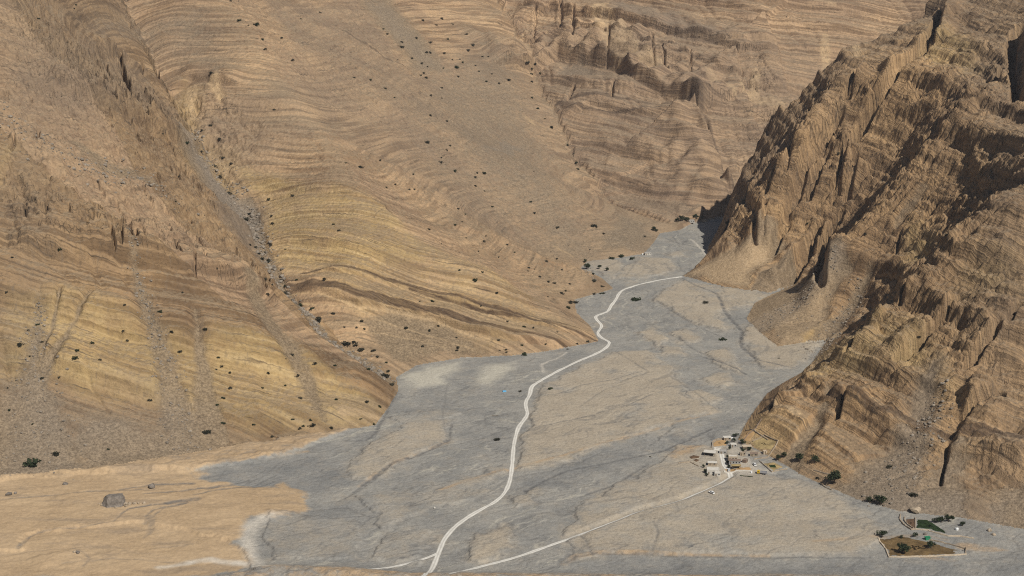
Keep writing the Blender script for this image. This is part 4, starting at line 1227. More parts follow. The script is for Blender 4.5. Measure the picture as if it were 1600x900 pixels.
GROUPS = [
    ("tiny dark bush dotting the pale slope under the far upper cliffs", "bushes on the upper middle slope", 4.6,
     [(690, 30, 6), (661, 33), (682, 40), (707, 38), (599, 46), (605, 54), (729, 54), (672, 67), (629, 75, 6), (628, 66), (667, 83), (672, 83), (694, 84), (644, 92), (621, 94), (659, 100), (668, 105), (707, 94), (719, 93), (723, 98), (713, 107, 6.5), (743, 103),
      (754, 89), (763, 89), (731, 79), (693, 107), (657, 118), (666, 122, 6), (662, 115), (779, 131), (768, 116), (794, 126), (690, 138), (673, 150), (690, 154), (739, 72), (700, 62), (650, 60), (716, 120), (748, 112), (760, 128)]),
    ("small dark bush in the grey upper ravine beside the stepped dome", "bushes in the upper ravine", 5,
     [(831, 153, 6), (824, 98), (835, 101), (831, 116), (831, 108), (844, 115), (831, 128), (851, 186), (897, 240), (901, 255), (903, 265), (887, 227), (840, 170), (862, 200)]),
    ("small dark bush at the tip of the folded grey slope in mid slope", "bushes round the grey hillside notch", 5, [(704, 228), (698, 235, 6), (690, 247), (689, 255, 6), (711, 268, 7), (668, 224), (672, 181), (698, 190), (746, 271), (756, 271), (743, 278)]),
    ("small dark bush on the tan slope above the pale river bend", "bushes on the tan middle slope", 4.6,
     [(829, 316), (769, 324), (835, 334), (716, 327), (727, 335), (711, 352), (670, 359, 5.5), (722, 347), (728, 372), (759, 369), (756, 378), (793, 383, 5.5), (690, 381), (747, 393), (804, 395), (779, 402), (871, 356), (921, 390), (854, 409), (870, 405), (826, 419), (835, 421), (825, 424),
      (843, 433), (857, 441), (866, 443), (890, 444), (878, 422, 5.5), (754, 426, 6.5), (743, 439, 6), (776, 459), (718, 423), (856, 464), (834, 268), (743, 291), (757, 299), (648, 297), (640, 297, 6), (618, 289), (604, 294, 5.5), (646, 273), (564, 262, 7), (594, 251), (540, 255), (554, 122), (602, 139, 5.5), (579, 126), (616, 153)]),
    ("dark bush at the foot of the tan slope by the far road bend", "bushes along the far foot of the slope", 6,
     [(878, 459, 6.5), (884, 455), (891, 474, 8), (900, 474, 8), (888, 482, 8), (928, 460), (940, 459, 6), (944, 459, 6), (929, 440), (941, 448), (955, 405, 8), (971, 402), (988, 405), (1008, 370), (927, 354), (931, 355), (943, 366)]),
    ("dark bush on the yellow banded spur above the silt flat", "bushes on the banded spur", 5,
     [(819, 555, 8), (792, 551, 7), (790, 547, 5), (816, 540), (853, 538), (902, 538, 6), (919, 535, 6), (887, 546), (714, 548), (716, 543, 6), (781, 548), (671, 518), (634, 514), (660, 542), (565, 503), (557, 513), (569, 514), (538, 512), (685, 510), (713, 528), (675, 471), (656, 471),
      (752, 479), (793, 503), (819, 511), (833, 513), (780, 532), (871, 519), (521, 351), (508, 437), (464, 438), (530, 361), (405, 334), (424, 339), (426, 350), (446, 390), (457, 307), (420, 312)]),
    ("dark green bush among the boulders of the long grey ravine", "bushes along the boulder ravine", 6.5,
     [(540, 540, 10), (554, 536, 7), (556, 541, 8), (565, 548, 7), (583, 549, 8), (590, 558, 7), (604, 567, 6), (606, 581, 11), (601, 589, 9), (576, 578), (612, 602, 7), (390, 335, 9), (385, 343, 9), (402, 373), (423, 383, 6), (400, 388), (414, 395, 7), (404, 397), (410, 406), (419, 409, 7),
      (415, 437, 8), (425, 446), (418, 460), (439, 438), (445, 448), (445, 459), (470, 478, 8), (498, 502, 9), (488, 483), (521, 491, 6), (391, 383), (358, 303), (347, 248), (343, 278, 8), (337, 260), (314, 238), (329, 197), (292, 225, 8), (316, 204, 7), (361, 257), (254, 210, 6), (343, 219)]),
    ("small dark bush on the brown upper cliffs at the left", "bushes on the upper left cliffs", 5, [(331, 115, 7), (458, 95, 6), (399, 40, 6), (402, 38), (374, 33), (388, 40), (428, 172), (280, 277), (118, 8), (116, 14), (60, 30), (275, 316), (440, 60), (470, 30), (500, 20), (415, 78), (360, 2), (410, 62)]),
    ("small dark bush on the left slope between the grey scree chutes", "bushes on the lower left slope", 5.5,
     [(285, 458), (195, 477, 7), (321, 516, 7), (268, 519), (144, 536, 8), (32, 540, 9), (66, 535), (59, 508), (44, 516), (198, 533), (192, 518), (121, 548), (117, 560, 8), (156, 563), (92, 589, 7), (66, 591, 6), (47, 557), (341, 559), (347, 574), (359, 583), (338, 578), (282, 549), (447, 561),
      (457, 556), (492, 569), (523, 572), (419, 583), (465, 588), (339, 420), (93, 391, 6), (19, 403), (10, 457), (360, 608, 7), (410, 607), (234, 627, 7), (340, 633, 7), (349, 623), (469, 623), (485, 657), (458, 656), (349, 662, 7), (397, 664), (469, 671, 6), (474, 666), (446, 603), (525, 625, 6), (15, 642, 8), (51, 663, 6), (12, 607, 6), (169, 702)]),
    ("dark bush on the yellow toe of the left slope beside the gravel", "bushes at the toe of the left slope", 6.5, [(488, 666, 10), (518, 669, 9), (425, 683, 8), (573, 629, 7), (593, 636, 7), (564, 655, 6), (584, 663, 6)]),
    ("small dark bush on the dark ribbed cliffs at the right", "bushes on the right mountain", 5, [(1443, 458), (1480, 368, 6), (1310, 240), (1435, 530, 6), (1262, 350), (1352, 366)]),
]
for lab, grp, base, pts in GROUPS:
    for q in pts:
        shrub(q[0], q[1], q[2] if len(q) > 2 else base, lab, grp)
for px, py, s, lab in [
    (250, 487, 11, "dense dark green bush standing alone between two grey scree chutes"), (324, 677, 9, "wide dark bush low on the left scree above the sand"),
    (52, 727, 20, "big black-green bush on the dark scree at the far left"), (88, 709, 12, "flat brown bush above the big black-green bush at the left"),
    (995, 469, 11, "round dark bush on the gravel right of the far road bend"), (1102, 474, 8, "low brown bush on the tan bar below the pale talus cone"),
    (1129, 531, 12, "wide brown bush on the grey stream bed beside the right terrace"), (812, 612, 7, "round bush on grey gravel left of the winding road"),
    (860, 608, 9, "round dark bush on tan gravel right of the winding road"), (776, 688, 10, "broad bush on the gravel left of the straight road stretch"),
    (1217, 560, 5, "tiny bush on the flat tan terrace under the right cliffs"), (1391, 730, 12, "sparse grey bush on the boulder scree at the right"),
    (1427, 775, 11, "flat dark bush high above the walled green field"), (1016, 714, 4, "tiny dark bush on grey gravel left of the village"),
    (1278, 748, 8, "ragged little bush left of the big round tree by the track")]:
    shrub(px, py, s, lab, None, flat=.8)


def tree(px, py, size_px, label, group=None, tall=.8, mat=None):
    p = spot(px, py)
    r = size_px * mpp(p) * .68
    t = thing("acacia_tree", label, "tree", (p[0], p[1], p[2] - .1), rnd.uniform(0, 6.28), group)
    tr = G(); hgt = r * tall
    tr.tube((0, 0, -.3), (.06 * r, 0, hgt * .55), .11 * r + .05, .07 * r, 7)
    for k in range(4):
        a = k * 1.6 + rnd.uniform(-.4, .4)
        tr.tube((.06 * r, 0, hgt * .5), (.55 * r * math.cos(a), .55 * r * math.sin(a), hgt * rnd.uniform(.85, 1.15)), .06 * r, .02 * r, 5)
    tr.build("trunk", M_BARK, t)
    G().leaves((0, 0, hgt), r, 420, .12, rnd, .7).build("crown", mat or M_LEAF2, t)
    return t


for px, py, s, lab in [
    (1303, 755, 22, "big round dark green tree beside the track right of the village"), (1375, 787, 18, "dense round dark tree on the slope foot above the gravel plain"), (1357, 784, 10, "small bare tree touching the left of the dense round tree"),
    (1226, 714, 9, "dark green tree right behind the straw-coloured garden"), (1217, 719, 9, "small green tree at the corner of the straw-coloured garden"), (1250, 722, 15, "wide olive tree where the track leaves the village"), (1273, 722, 12, "olive tree right of the wide olive tree above the track"),
    (1100, 731, 6, "slim dark tree at the back left corner of the white house"), (1102, 738, 7, "dark tree along the left wall of the white house"), (1104, 744, 6, "dark bush-like tree at the front left corner of the white house"),
    (1150, 683, 8, "green tree behind the hut at the top of the village"), (1147, 690, 7, "green tree between the upper huts of the village"), (1160, 694, 9, "spreading dark tree above the middle huts"), (1137, 694, 6, "narrow dark tree right of the orange walled yard"), (1139, 702, 6, "dark tree beside the grey block hut"),
    (1162, 706, 7, "dusty tree below the pale roofed hut"), (1138, 716, 6, "dark tree left of the pinkish house"), (1137, 724, 6, "dark tree left of the straw thatched shed"), (1138, 731, 6, "dark tree behind the parked white car"), (1172, 704, 7, "brown thorny tree on the terraced garden edge"),
    (1378, 840, 15, "dark tree at the upper left corner of the brown field"), (1411, 864, 19, "widest dark tree inside the brown field"), (1455, 856, 14, "pointed dark tree on the right side of the brown field"), (1430, 839, 8, "small brown tree on the upper edge of the brown field"), (1409, 841, 6, "tiny dark tree on the upper edge of the brown field"),
    (1462, 817, 10, "leftmost dark tree behind the green crop"), (1472, 816, 12, "middle dark tree behind the green crop"), (1482, 815, 14, "tallest dark tree behind the green crop"), (1504, 822, 9, "low dark tree right of the white tank"),
    (1057, 346, 7, "leftmost tree of the far hamlet grove"), (1064, 345, 9, "rounded tree in the far hamlet grove"), (1073, 346, 8, "pale tree in the middle of the far hamlet grove"), (1087, 342, 9, "tallest tree at the right of the far hamlet grove"), (1096, 342, 6, "small tree at the right end of the far hamlet grove"),
    (1021, 361, 8, "dark tree at the edge of the far gravel bend"), (1026, 362, 5, "little tree right beside the dark one at the far gravel bend"), (1137, 352, 7, "dark tree at the foot of the far right cliff"),
    (914, 410, 6, "small tree above the stone ruins on the far left bank"), (917, 420, 10, "dark spreading tree among the stone ruins on the far left bank"), (936, 420, 7, "tree right of the stone ruins on the far left bank"), (948, 423, 7, "low tree at the far end of the stone ruins"), (928, 430, 5, "small tree below the stone ruins")]:
    tree(px, py, s, lab)

# ------------------------------------------------------------------ boulders
b0 = spot(178, 788)
bm_ = bmesh.new(); bmesh.ops.create_icosphere(bm_, subdivisions=4, radius=1.6)
r31 = random.Random(31)
PL = [(Vector((1, .1, .32)), .98), (Vector((-1, .15, .42)), .95), (Vector((.1, -1, .35)), .72), (Vector((-.2, 1, .3)), .7), (Vector((.75, -.8, .3)), .95), (Vector((-.8, -.7, .35)), .9), (Vector((.06, .05, 1)), .62), (Vector((.6, -.2, .8)), .86), (Vector((-.5, .3, .85)), .84)]
vs_ = []
for v in bm_.verts:
    p_ = v.co.copy()
    for n_, l_ in PL:
        n_ = n_.normalized(); e_ = p_.dot(n_) - l_
        if e_ > 0:
            p_ -= n_ * e_
    k_ = 1 + .05 * float(pn(p_.x * 2.3 + p_.z, p_.y * 2.3 - p_.z, 7)) + .03 * math.sin(p_.z * 19)
    vs_.append((p_.x * 7.6 * k_, p_.y * 7.2 * k_, p_.z * 8.2 * k_ + 2.2))
g_ = G(); g_.add(vs_, [tuple(q.index for q in f.verts) for f in bm_.faces]); bm_.free()
o = tag(g_.build("boulder", M_GREY, None, b0, .15), "huge grey flat-topped boulder alone on the orange sand flat", "boulder")
rr = random.Random(9)
for px, py, s, lab in [
    (237, 762, 3.4, "squat grey boulder under the eroded sand bank"), (14, 773, 2.4, "dark boulder on the sand at the far left edge"), (24, 771, 1.5, "small brown stone right of the dark far-left boulder"), (121, 864, 2.0, "dark boulder above the rounded sand hump"),
    (116, 863, 1.2, "small stone left of the boulder on the sand hump"), (1430, 799, 4.2, "pale pinkish boulder above the walled field"), (1446, 835, 1.5, "small grey stone between the two walled fields"), (102, 757, 2.0, "dark rock on the sand bank at the left"),
    (1546, 830, 2.0, "pale stone right of the green field"), (1552, 836, 1.6, "smaller pale stone right of the green field")]:
    tag(G().rock((0, 0, s * .3), s, rr, .75, 1).build("boulder", M_GREY if 'grey' in lab or 'dark' in lab else M_STONE, None, spot(px, py), rr.uniform(0, 6)), lab, "boulder")
for k, (dx, dy, s) in enumerate([(8.5, -1, 2.2), (11.5, -.5, 2.0), (15, .5, 1.6), (18, .6, 1.1), (22, 1.5, 1.5), (-7.6, -2.6, 1.7), (-8.5, .5, 1.2), (10, -4.2, 1.3), (3, -7.2, 1.1), (-11, 1, .9)]):
    tag(G().rock((0, 0, s * .3), s, rr, .8, 0).build("boulder", M_STONE, None, (b0[0] + dx, b0[1] + dy, gz(b0[0] + dx, b0[1] + dy)), rr.uniform(0, 6)), "loose stone fallen beside the huge grey boulder on the sand", "stone", "stones round the huge boulder")

# rubble of the scree chutes: nobody could count it
rub = G(); rs = np.random.default_rng(3)
small = []
for _ in range(14):
    small.append(G().rock((0, 0, 0), 1, rr, .7, -0))


def rubble(pix, widths, count, s0, s1):
    P = on_ground(pix)
    L = np.concatenate([[0], np.cumsum(np.linalg.norm(np.diff(P, axis=0), axis=1))])
    for _ in range(count):
        t = rs.uniform(0, L[-1])
        c = np.array([np.interp(t, L, P[:, k]) for k in range(3)])
        w = np.interp(t, L, widths) * mpp(c)
        q = c[:2] + rs.normal(0, .36, 2) * w
        s = s0 + (s1 - s0) * rs.uniform() ** 4
        m = small[rs.integers(14)]
        a = rs.uniform(0, 6.28); ca, sa = math.cos(a), math.sin(a); z = gz(*q) + .15 * s
        rub.add([(q[0] + (v[0] * ca - v[1] * sa) * s, q[1] + (v[0] * sa + v[1] * ca) * s, z + v[2] * s) for v in m.v], m.f)


rubble([(300, 205), (330, 265), (370, 315), (398, 352)], [16, 34, 44, 26], 420, .7, 2.6)
rubble([(385, 325), (415, 400), (442, 460), (500, 522), (560, 562), (606, 595)], [20, 24, 24, 24, 28, 24], 620, .8, 3.4)
rubble([(1476, 620), (1450, 690), (1420, 730), (1380, 770)], [20, 50, 60, 80], 420, .4, 1.7)
rubble([(1305, 408), (1272, 440), (1222, 490), (1185, 512)], [14, 40, 60, 70], 260, .5, 1.5)
rubble([(205, 395), (228, 480), (255, 560), (275, 640), (300, 700)], [10, 24, 34, 50, 60], 420, .5, 1.8)
rubble([(62, 470), (58, 560), (58, 650), (62, 730)], [10, 40, 80, 130], 420, .5, 1.6)
rubble([(1345, 450), (1305, 515), (1265, 560)], [24, 40, 50], 240, .6, 1.8)
rubble([(0, 180), (60, 230), (150, 270), (260, 300)], [60, 70, 70, 60], 420, .7, 2.6)
rubble([(912, 418), (922, 432), (932, 440)], [14, 16, 10], 60, .6, 1.5)
o = rub.build("scree_rubble", M_RUB)
o["kind"] = "stuff"; o["label"] = "loose grey boulders and rubble in the scree chutes"

# ------------------------------------------------------------------ village on the gravel fan


def house(name, px, py, w, d, h, rz, wall, roofm, label, cat="house", eave=.0, doors=1, wins=2, parapet=.35, open_front=False, group=None):
    p = spot(px, py)
    t = thing(name, label, cat, (p[0], p[1], p[2]), rz, group)
    if open_front:
        for sx in (-1, 1):
            for sy in (-1, 1):
                G().tube((sx * (w / 2 - .3), sy * (d / 2 - .3), -.6), (sx * (w / 2 - .3), sy * (d / 2 - .3), h), .13, .11, 8).build("post", M_WOOD, t)
        G().box((0, d / 2 - .2, h / 2 - .3), (w - .5, .22, h + .2)).build("wall", wall, t)
    else:
        g = G(); tk = .3
        g.box((0, 0, h / 2 - .4), (w, d, h + .8))
        if parapet:
            for sy in (-1, 1):
                g.box((0, sy * (d / 2 - tk / 2 + .005), h + parapet / 2), (w + .01, tk, parapet))
            for sx in (-1, 1):
                g.box((sx * (w / 2 - tk / 2 + .005), 0, h + parapet / 2), (tk, d - 2 * tk, parapet))
        g.build("wall", wall, t)
    z = h + (.13 if eave or open_front else .02)
    ro = G().box((0, 0, z), (w + 2 * eave - (.0 if eave or open_front else .62), d + 2 * eave - (.0 if eave or open_front else .62), .16), 0, 1, (0, .03)).build("roof", roofm, t)
    if not open_front:
        xs = [(-w / 2) + w * (k + .5) / (doors + wins) for k in range(doors + wins)]
        for k, xx in enumerate(xs):
            if k < doors:
                dr = G().box((xx, -d / 2 - .02, 1.0), (.95, .1, 2.0)).build("door", M_WOOD, t)
                G().box((xx + .35, -d / 2 - .1, 1.0), (.08, .08, .22)).build("handle", M_STEEL, dr)
            else:
                wi = G().box((xx, -d / 2 - .02, 1.6), (1.0, .1, .9)).build("window", M_GLASS, t)
                G().box((xx, -d / 2 - .06, 1.1), (1.2, .2, .1)).build("sill", wall, wi)
    return t


house("village_house", 1114, 739, 9.6, 6.4, 3.4, -.12, M_WHITE, M_WHITE, "white flat-roofed house at the front of the village beside dark trees", wins=2)
an = house("village_house", 1121, 743, 4.6, 3.4, 2.5, -.12, M_WHITE, M_WHITE, "small white lean-to at the front right corner of the white house", doors=1, wins=1)
house("open_shelter", 1109, 711, 8.6, 5.0, 2.8, -.3, M_PLASTER, M_WHITE, "open shelter with a white slab roof left of the village lane", "shelter", eave=.5, open_front=True)
house("village_hut", 1113, 726, 7.0, 4.0, 2.0, -.1, M_STONE, M_WHITE, "low stone hut with a pale roof right behind the white house", "hut", eave=.2, wins=1, parapet=0)
house("village_house", 1148, 724, 9.0, 4.2, 2.8, -.08, M_CONC, M_ROOFB, "long house with a brown roof in the middle of the village", eave=.25, wins=3, parapet=0)
house("village_house", 1145, 718, 7.0, 4.0, 2.9, -.08, M_PLASTER, M_WHITE, "pinkish white house right behind the long brown-roofed house", wins=2)
house("village_hut", 1136, 687, 6.0, 4.0, 2.4, .1, M_STONE, M_WHITE, "pale roofed hut at the top end of the village", "hut", eave=.3, wins=1, parapet=0)
house("village_hut", 1130, 708, 6.0, 4.6, 2.2, -.2, M_CONC, M_CONC, "grey block hut beside the village lane", "hut", wins=1)
house("village_hut", 1146, 698, 4.6, 3.6, 2.3, .05, M_CONC, M_WHITE, "small grey hut with a white roof among the upper trees", "hut", eave=.15, wins=1, parapet=0)
house("village_hut", 1167, 701, 7.0, 4.0, 2.3, .1, M_STONE, M_PLASTER, "hut with a cream roof below the terraced plots", "hut", eave=.4, wins=1, parapet=0)
house("open_shelter", 1150, 731, 7.0, 3.4, 2.2, -.05, M_STONE, M_PLOT, "straw thatched shed at the front of the village", "shelter", eave=.3, open_front=True)
house("village_hut", 1178, 712, 6.0, 3.4, 2.0, -.15, M_STONE, M_ROOFB, "brown roofed stone hut at the right of the village", "hut", eave=.15, wins=1, parapet=0)
house("village_hut", 1160, 711, 4.4, 3.0, 2.0, .1, M_STONE, M_STONE, "square stone hut in the middle of the village", "hut", wins=1)
house("village_hut", 1164, 722, 4.2, 3.0, 2.1, 1.0, M_ROOFB, M_ROOFB, "dark brown hut right of the long house", "hut", wins=1)
house("village_hut", 1195, 708, 3.0, 2.6, 1.9, .2, M_PLASTER, M_PLASTER, "tiny sand coloured hut against the slope right of the village", "hut", wins=0)
house("village_house", 1012, 398, 8.0, 5.0, 2.8, .2, M_WHITE, M_CONC, "lone white house on the far left river bank", eave=.3, wins=2, parapet=0)
house("village_house", 1080, 347, 8.0, 5.0, 2.8, .1, M_CONC, M_CONC, "grey house half hidden in the far hamlet grove", wins=2)
house("village_house", 1100, 346, 6.0, 5.0, 2.6, .1, M_PLASTER, M_PLASTER, "sand coloured house at the right of the far hamlet grove", wins=2)
house("village_hut", 921, 427, 5.0, 4.0, 2.0, .3, M_STONE, M_STONE, "roofless looking stone hut among the far left ruins", "hut", wins=1)


def tank(px, py, r, h, label):
    p = spot(px, py)
    t = thing("water_tank", label, "tank", p)
    g = G(); n = 14
    g.tube((0, 0, -.1), (0, 0, h * .8), r, r, n); g.tube((0, 0, h * .8), (0, 0, h), r, r * .45, n)
    g.build("tank_body", M_CARW, t)
    G().tube((0, 0, h), (0, 0, h + .18), r * .4, r * .4, 10).build("lid", M_STEEL, t)


tank(1143, 687, 1.1, 2.2, "white water tank beside the top hut of the village")
tank(1495, 828, 1.2, 1.8, "bright white water tank at the end of the green field")
tank(1004, 398, 1.0, 1.8, "white water tank left of the lone far white house")
tank(1174, 739, .7, 1.4, "small white tank at the right end of the front yard wall")


def vehicle(kind, px, py, rz, label, truck=False):
    p = spot(px, py)
    t = thing(kind, label, "truck" if truck else "car", (p[0], p[1], p[2] + .05), rz)
    W = 2.5 if truck else 1.9; L = 7.6 if truck else 4.9
    wr_, ax_ = (.52, (-2.4, -1.1, 2.5)) if truck else (.4, (-1.5, 1.5))
    if truck:
        G().box((0, 0, .95), (L, .9, .3)).build("chassis", M_STEEL, t)
        cab = G().prism([(-W / 2, .8), (W / 2, .8), (W / 2, 2.9), (-W / 2, 2.9)], 2.0, 3.9).build("cab", M_YEL, t)
        G().box((3.92, 0, 2.2), (.06, W - .4, .8)).build("windscreen", M_GLASS, cab)
        for s in (-1, 1):
            G().box((3.1, s * (W / 2 + .01), 2.2), (.9, .06, .7)).build("window", M_GLASS, cab)
            G().box((3.93, s * .9, 1.15), (.08, .3, .22)).build("headlight", M_CARW, t)
        b = G().box((-1.1, 0, 1.35), (5.2, W, .16))
        for s in (-1, 1):
            b.box((-1.1, s * (W / 2 - .06), 1.9), (5.2, .12, 1.0))
        b.box((-3.64, 0, 1.9), (.12, W - .24, 1.0)); b.box((1.44, 0, 2.0), (.12, W - .24, 1.2))
        b.build("bed", M_STEEL, t)
    else:
        body = G().prism([(-W / 2, .4), (W / 2, .4), (W / 2, 1.05), (W / 2 - .1, 1.15), (-W / 2 + .1, 1.15), (-W / 2, 1.05)], -L / 2, L / 2).build("body", M_CARW, t)
        g = G().add([(-1.9, -.85, 1.15), (1.2, -.85, 1.15), (1.2, .85, 1.15), (-1.9, .85, 1.15), (-1.6, -.72, 1.8), (.5, -.72, 1.8), (.5, .72, 1.8), (-1.6, .72, 1.8)],
                    [(0, 3, 2, 1), (4, 5, 6, 7), (0, 1, 5, 4), (1, 2, 6, 5), (2, 3, 7, 6), (3, 0, 4, 7)])
        g.build("cabin", M_GLASS, t)
        G().box((-.55, 0, 1.83), (2.2, 1.5, .07)).build("roof", M_CARW, t)
        for s in (-1, 1):
            G().box((L / 2 + .01, s * .65, .8), (.06, .35, .18)).build("headlight", M_CONC, t)
    for xx in ax_:
        for s in (-1, 1):
            wh = G().tube((xx, s * (W / 2 - .3), wr_), (xx, s * (W / 2 + .02), wr_), wr_, wr_, 14).build("wheel", M_TYRE, t)
            G().tube((xx, s * (W / 2 + .02), wr_), (xx, s * (W / 2 + .05), wr_), wr_ * .55, wr_ * .5, 10).build("rim", M_STEEL, wh)


vehicle("dump_truck", 1191, 741, math.pi - .25, "yellow cabbed truck with a grey bed parked on the gravel yard", True)
vehicle("parked_car", 1112, 771, 2.2, "white car parked below the village road")
vehicle("parked_car", 1139, 736, 1.4, "white car parked at the corner of the front yard wall")
vehicle("parked_car", 1179, 727, 1.7, "dark windowed white car parked right of the village huts")


def drape(name, pix, mat, label, cat, lift=.12, kind=None, n=14, wob=1.0, height=.0):
    """a patch of worked ground following the relief"""
    P = np.array([spot(*q) for q in pix]); c = P.mean(0)
    D = []
    for i in range(len(P)):
        a, b = P[i], P[(i + 1) % len(P)]
        for k in range(4):
            q = a + (b - a) * k / 4
            D.append(q[:2] + rr.uniform(-1, 1) * wob * .3)
    D = np.array(D); g = G(); R_ = 7
    vs = []
    for k in range(1, R_ + 1):
        f = k / R_
        for q in D:
            w = c[:2] + (q - c[:2]) * f
            vs.append((w[0] - c[0], w[1] - c[1], gz(*w) - c[2] + lift * (1 if k < R_ else -.6) + height * (1 - f * f)))
    vs.append((0, 0, gz(c[0], c[1]) - c[2] + lift + height))
    m = len(D)
    fs = [(k * m + i, k * m + (i + 1) % m, (k + 1) * m + (i + 1) % m, (k + 1) * m + i) for k in range(R_ - 1) for i in range(m)] + [(len(vs) - 1, i, (i + 1) % m) for i in range(m)]
    o = g.add(vs, fs).build(name, mat, None, tuple(c), smooth=True)
    if kind:
        o["kind"] = kind; o["label"] = label
    else:
        tag(o, label, cat)
    return o


def wall_line(pix, h, th, mat, label, closed=False, name="stone_wall"):
    P = [spot(*q) for q in pix]
    if closed:
        P.append(P[0])
    c = P[0]
    left, right = [], []
    pts = []
    for a, b in zip(P[:-1], P[1:]):
        n = max(2, int(math.hypot(b[0] - a[0], b[1] - a[1]) / 1.5))
        for k in range(n):
            pts.append((a[0] + (b[0] - a[0]) * k / n, a[1] + (b[1] - a[1]) * k / n))
    pts.append(P[-1][:2])
    vs = []; n = len(pts)
    for i, q in enumerate(pts):
        a = pts[max(i - 1, 0)]; b = pts[min(i + 1, n - 1)]
        dx, dy = b[0] - a[0], b[1] - a[1]; l = math.hypot(dx, dy) + 1e-6; ux, uy = -dy / l * th / 2, dx / l * th / 2
        hh = h * rr.uniform(.75, 1.1); z0_ = gz(*q)
        for sx, zz in ((-1.2, -.5), (-.85, hh), (.85, hh), (1.2, -.5)):
            vs.append((q[0] + ux * sx - c[0], q[1] + uy * sx - c[1], z0_ + zz - c[2]))
    fs = []
    for i in range(n - 1):
        for k in range(4):
            fs.append((i * 4 + k, i * 4 + (k + 1) % 4, i * 4 + 4 + (k + 1) % 4, i * 4 + 4 + k))
    fs += [(3, 2, 1, 0), tuple((n - 1) * 4 + k for k in range(4))]
    return tag(G().add(vs, fs).build(name, mat, None, c), label, "wall")


drape("walled_yard", [(1114, 693), (1119, 688), (1134, 687), (1136, 696), (1114, 698)], M_ORANGE, "bare orange earth of the walled yard", "yard", .12, "structure")
drape("concrete_pad", [(1114, 699), (1126, 699), (1126, 703), (1115, 704)], M_WHITE, "pale concrete pad", "pad", .16, "structure")
drape("terrace_plot", [(1174, 690), (1192, 682), (1213, 689), (1206, 703), (1180, 700)], M_PLOT, "straw yellow terraced plot", "plot", .25, "structure")
drape("terrace_plot", [(1156, 681), (1168, 671), (1180, 676), (1172, 690), (1162, 689)], M_ORANGE, "orange terraced plot", "plot", .25, "structure")
drape("front_yard", [(1131, 732), (1172, 730), (1176, 735), (1132, 736)], M_ORANGE, "orange earth of the front yard", "yard", .12, "structure")
drape("garden_plot", [(1192, 724), (1210, 722), (1224, 730), (1208, 736)], M_PLOT, "straw yellow garden plot", "plot", .16, "structure")
drape("crop_bed", [(1200, 727), (1212, 726), (1213, 731), (1203, 731)], M_CROP, "small green crop bed in the garden", "crop", .22, "structure")
drape("earth_mound", [(1076, 714), (1084, 711), (1093, 713), (1092, 716), (1080, 717)], M_SOIL, "larger dark brown earth heap left of the open shelter", "earth heap", .1, None, height=.8)
drape("earth_mound", [(1082, 719), (1088, 717), (1093, 719), (1088, 722)], M_SOIL, "smaller dark brown earth heap left of the open shelter", "earth heap", .1, None, height=.5)
drape("crop_field", [(1432, 811), (1448, 812), (1465, 822), (1478, 831), (1478, 834), (1455, 827), (1431, 825)], M_CROP, "narrow dark green crop field", "field", .25, "structure")
drape("fallow_field", [(1416, 811), (1429, 810), (1430, 826), (1424, 826), (1416, 818)], M_SOIL, "small bare brown field", "field", .2, "structure")
drape("fallow_field", [(1374, 842), (1405, 837), (1450, 846), (1498, 860), (1492, 866), (1430, 869), (1388, 869)], M_FIELD, "broad brown field with dry grass", "field", .2, "structure")
wall_line([(1407, 804), (1406, 812), (1412, 820), (1424, 828), (1430, 827)], 1.0, .9, M_STONE, "outer curved stone wall at the left end of the green field")
wall_line([(1414, 808), (1413, 814), (1419, 821), (1427, 825.5)], 1.0, .6, M_STONE, "inner stone wall round the small bare brown field")
wall_line([(1431, 827), (1450, 829), (1470, 835), (1482, 838), (1500, 838), (1522, 842)], .8, .8, M_PLASTER, "long pale wall below the green crop field")
wall_line([(1430, 809), (1430.5, 826)], .7, .5, M_STONE, "short stone wall between brown field and green crop")
wall_line([(1372, 841), (1384, 858), (1389, 871), (1410, 871), (1440, 870), (1490, 868), (1510, 866)], .9, .9, M_PLASTER, "pale wall round the lower side of the brown field")
wall_line([(1448, 843), (1480, 850), (1508, 858), (1509, 866)], .9, .7, M_STONE, "straight stone wall on the right of the brown field")
wall_line([(1176, 690), (1194, 680), (1216, 689), (1207, 705), (1196, 716), (1178, 718)], .9, .7, M_STONE, "dry stone wall round the straw yellow terraced plot")
wall_line([(1158, 693), (1170, 678), (1182, 668), (1190, 655)], .8, .7, M_ROOFB, "dark stone wall climbing the slope above the village")
wall_line([(1112, 700), (1113, 692), (1119, 687.5), (1135, 686.5)], 1.2, .5, M_STONE, "curved wall round the orange yard at the top left of the village")
wall_line([(1131, 737), (1150, 736.5), (1176, 736)], 1.1, .4, M_WHITE, "pale front yard wall along the gravel")
wall_line([(1186, 720), (1206, 738), (1230, 733)], .9, .4, M_STONE, "fence-like wall round the straw garden")
wall_line([(1060, 724), (1078, 722), (1092, 729)], .7, .7, M_STONE, "tumbled low wall left of the white house")
wall_line([(1282, 756), (1290, 762), (1300, 766)], .9, .8, M_STONE, "short curved wall under the big round tree")
wall_line([(1272, 735), (1288, 740), (1300, 742)], .9, .9, M_STONE, "straight stone wall on the slope above the track")
wall_line([(1165, 673), (1200, 688)], .9, .9, M_STONE, "pale terrace wall on the slope above the plots")
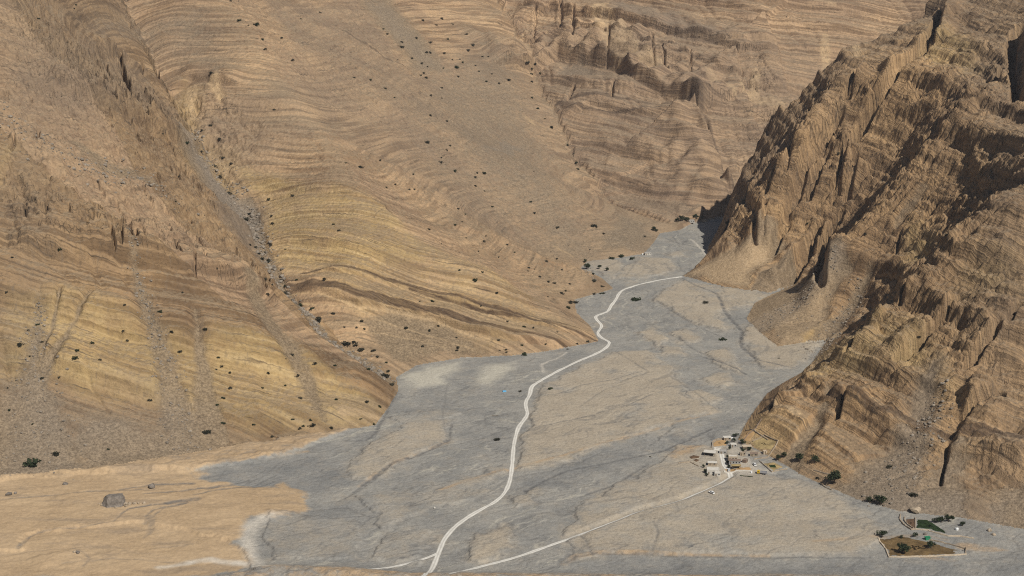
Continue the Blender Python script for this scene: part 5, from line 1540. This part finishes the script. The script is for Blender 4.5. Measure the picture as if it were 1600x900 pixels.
tag(G().box((0, 0, 1.0), (3.6, 2.4, 2.0), .2, .92).box((0, 0, 2.08), (3.9, 2.7, .12), .2).build("garden_shed", M_GREEN, None, spot(1449, 843)), "small bright green shed on the upper edge of the brown field", "shed")
tag(G().box((0, 0, .5), (3.6, 2.2, 1.1), .3, .8).build("blue_tarpaulin", M_BLUE, None, spot(788, 612)), "light blue tarpaulin heap on the grey gravel", "tarpaulin")
p = spot(1166, 744)
tag(G().tube((-4.6, .8, .35), (4.6, -1.8, .35), .3, .3, 8).box((-2, .1, .15), (.4, 1.2, .5)).box((2, -1.1, .15), (.4, 1.2, .5)).build("drain_pipe", M_CROP, None, p), "long green pipe lying on the gravel in front of the village", "pipe")
p = spot(774, 650)
tag(G().tube((-3.0, 0, .3), (2.8, -.6, .3), .26, .18, 7).tube((.8, -.2, .3), (2.0, .9, .7), .13, .05, 6).build("driftwood_log", M_BARK, None, p), "dark driftwood log on the open gravel", "log")
p = spot(679, 794)
tag(G().rock((0, 0, .4), 1.3, rr, .7, 0).build("boulder", M_WHITE, None, p), "single white stone on the gravel left of the lower road", "stone")
tag(G().box((0, 0, 1.3), (.35, .35, 2.8)).box((0, 0, 2.8), (.9, .9, .3)).build("gate_post", M_DARK, None, spot(1508, 862)), "dark gate post at the right end of the brown field", "post")

# ------------------------------------------------------------------ the air in the valley
lo_, hi_ = float(H.min()) - 1, max(float(H.max()), CAM_H) + 6
hz = G().box((0, 1900, (lo_ + hi_) / 2), (3800, 4000, hi_ - lo_)).build("haze", bpy.data.materials.new("valley_air"))
hm_ = hz.data.materials[0]; hm_.use_nodes = True
for nd in list(hm_.node_tree.nodes):
    if nd.type != 'OUTPUT_MATERIAL':
        hm_.node_tree.nodes.remove(nd)
pv = hm_.node_tree.nodes.new("ShaderNodeVolumePrincipled")
pv.inputs["Color"].default_value = (.86, .9, 1, 1); pv.inputs["Density"].default_value = 2.2e-5
hm_.node_tree.links.new(pv.outputs[0], [n for n in hm_.node_tree.nodes if n.type == 'OUTPUT_MATERIAL'][0].inputs["Volume"])
hz["kind"] = "stuff"; hz["label"] = "thin pale haze in the air of the valley"
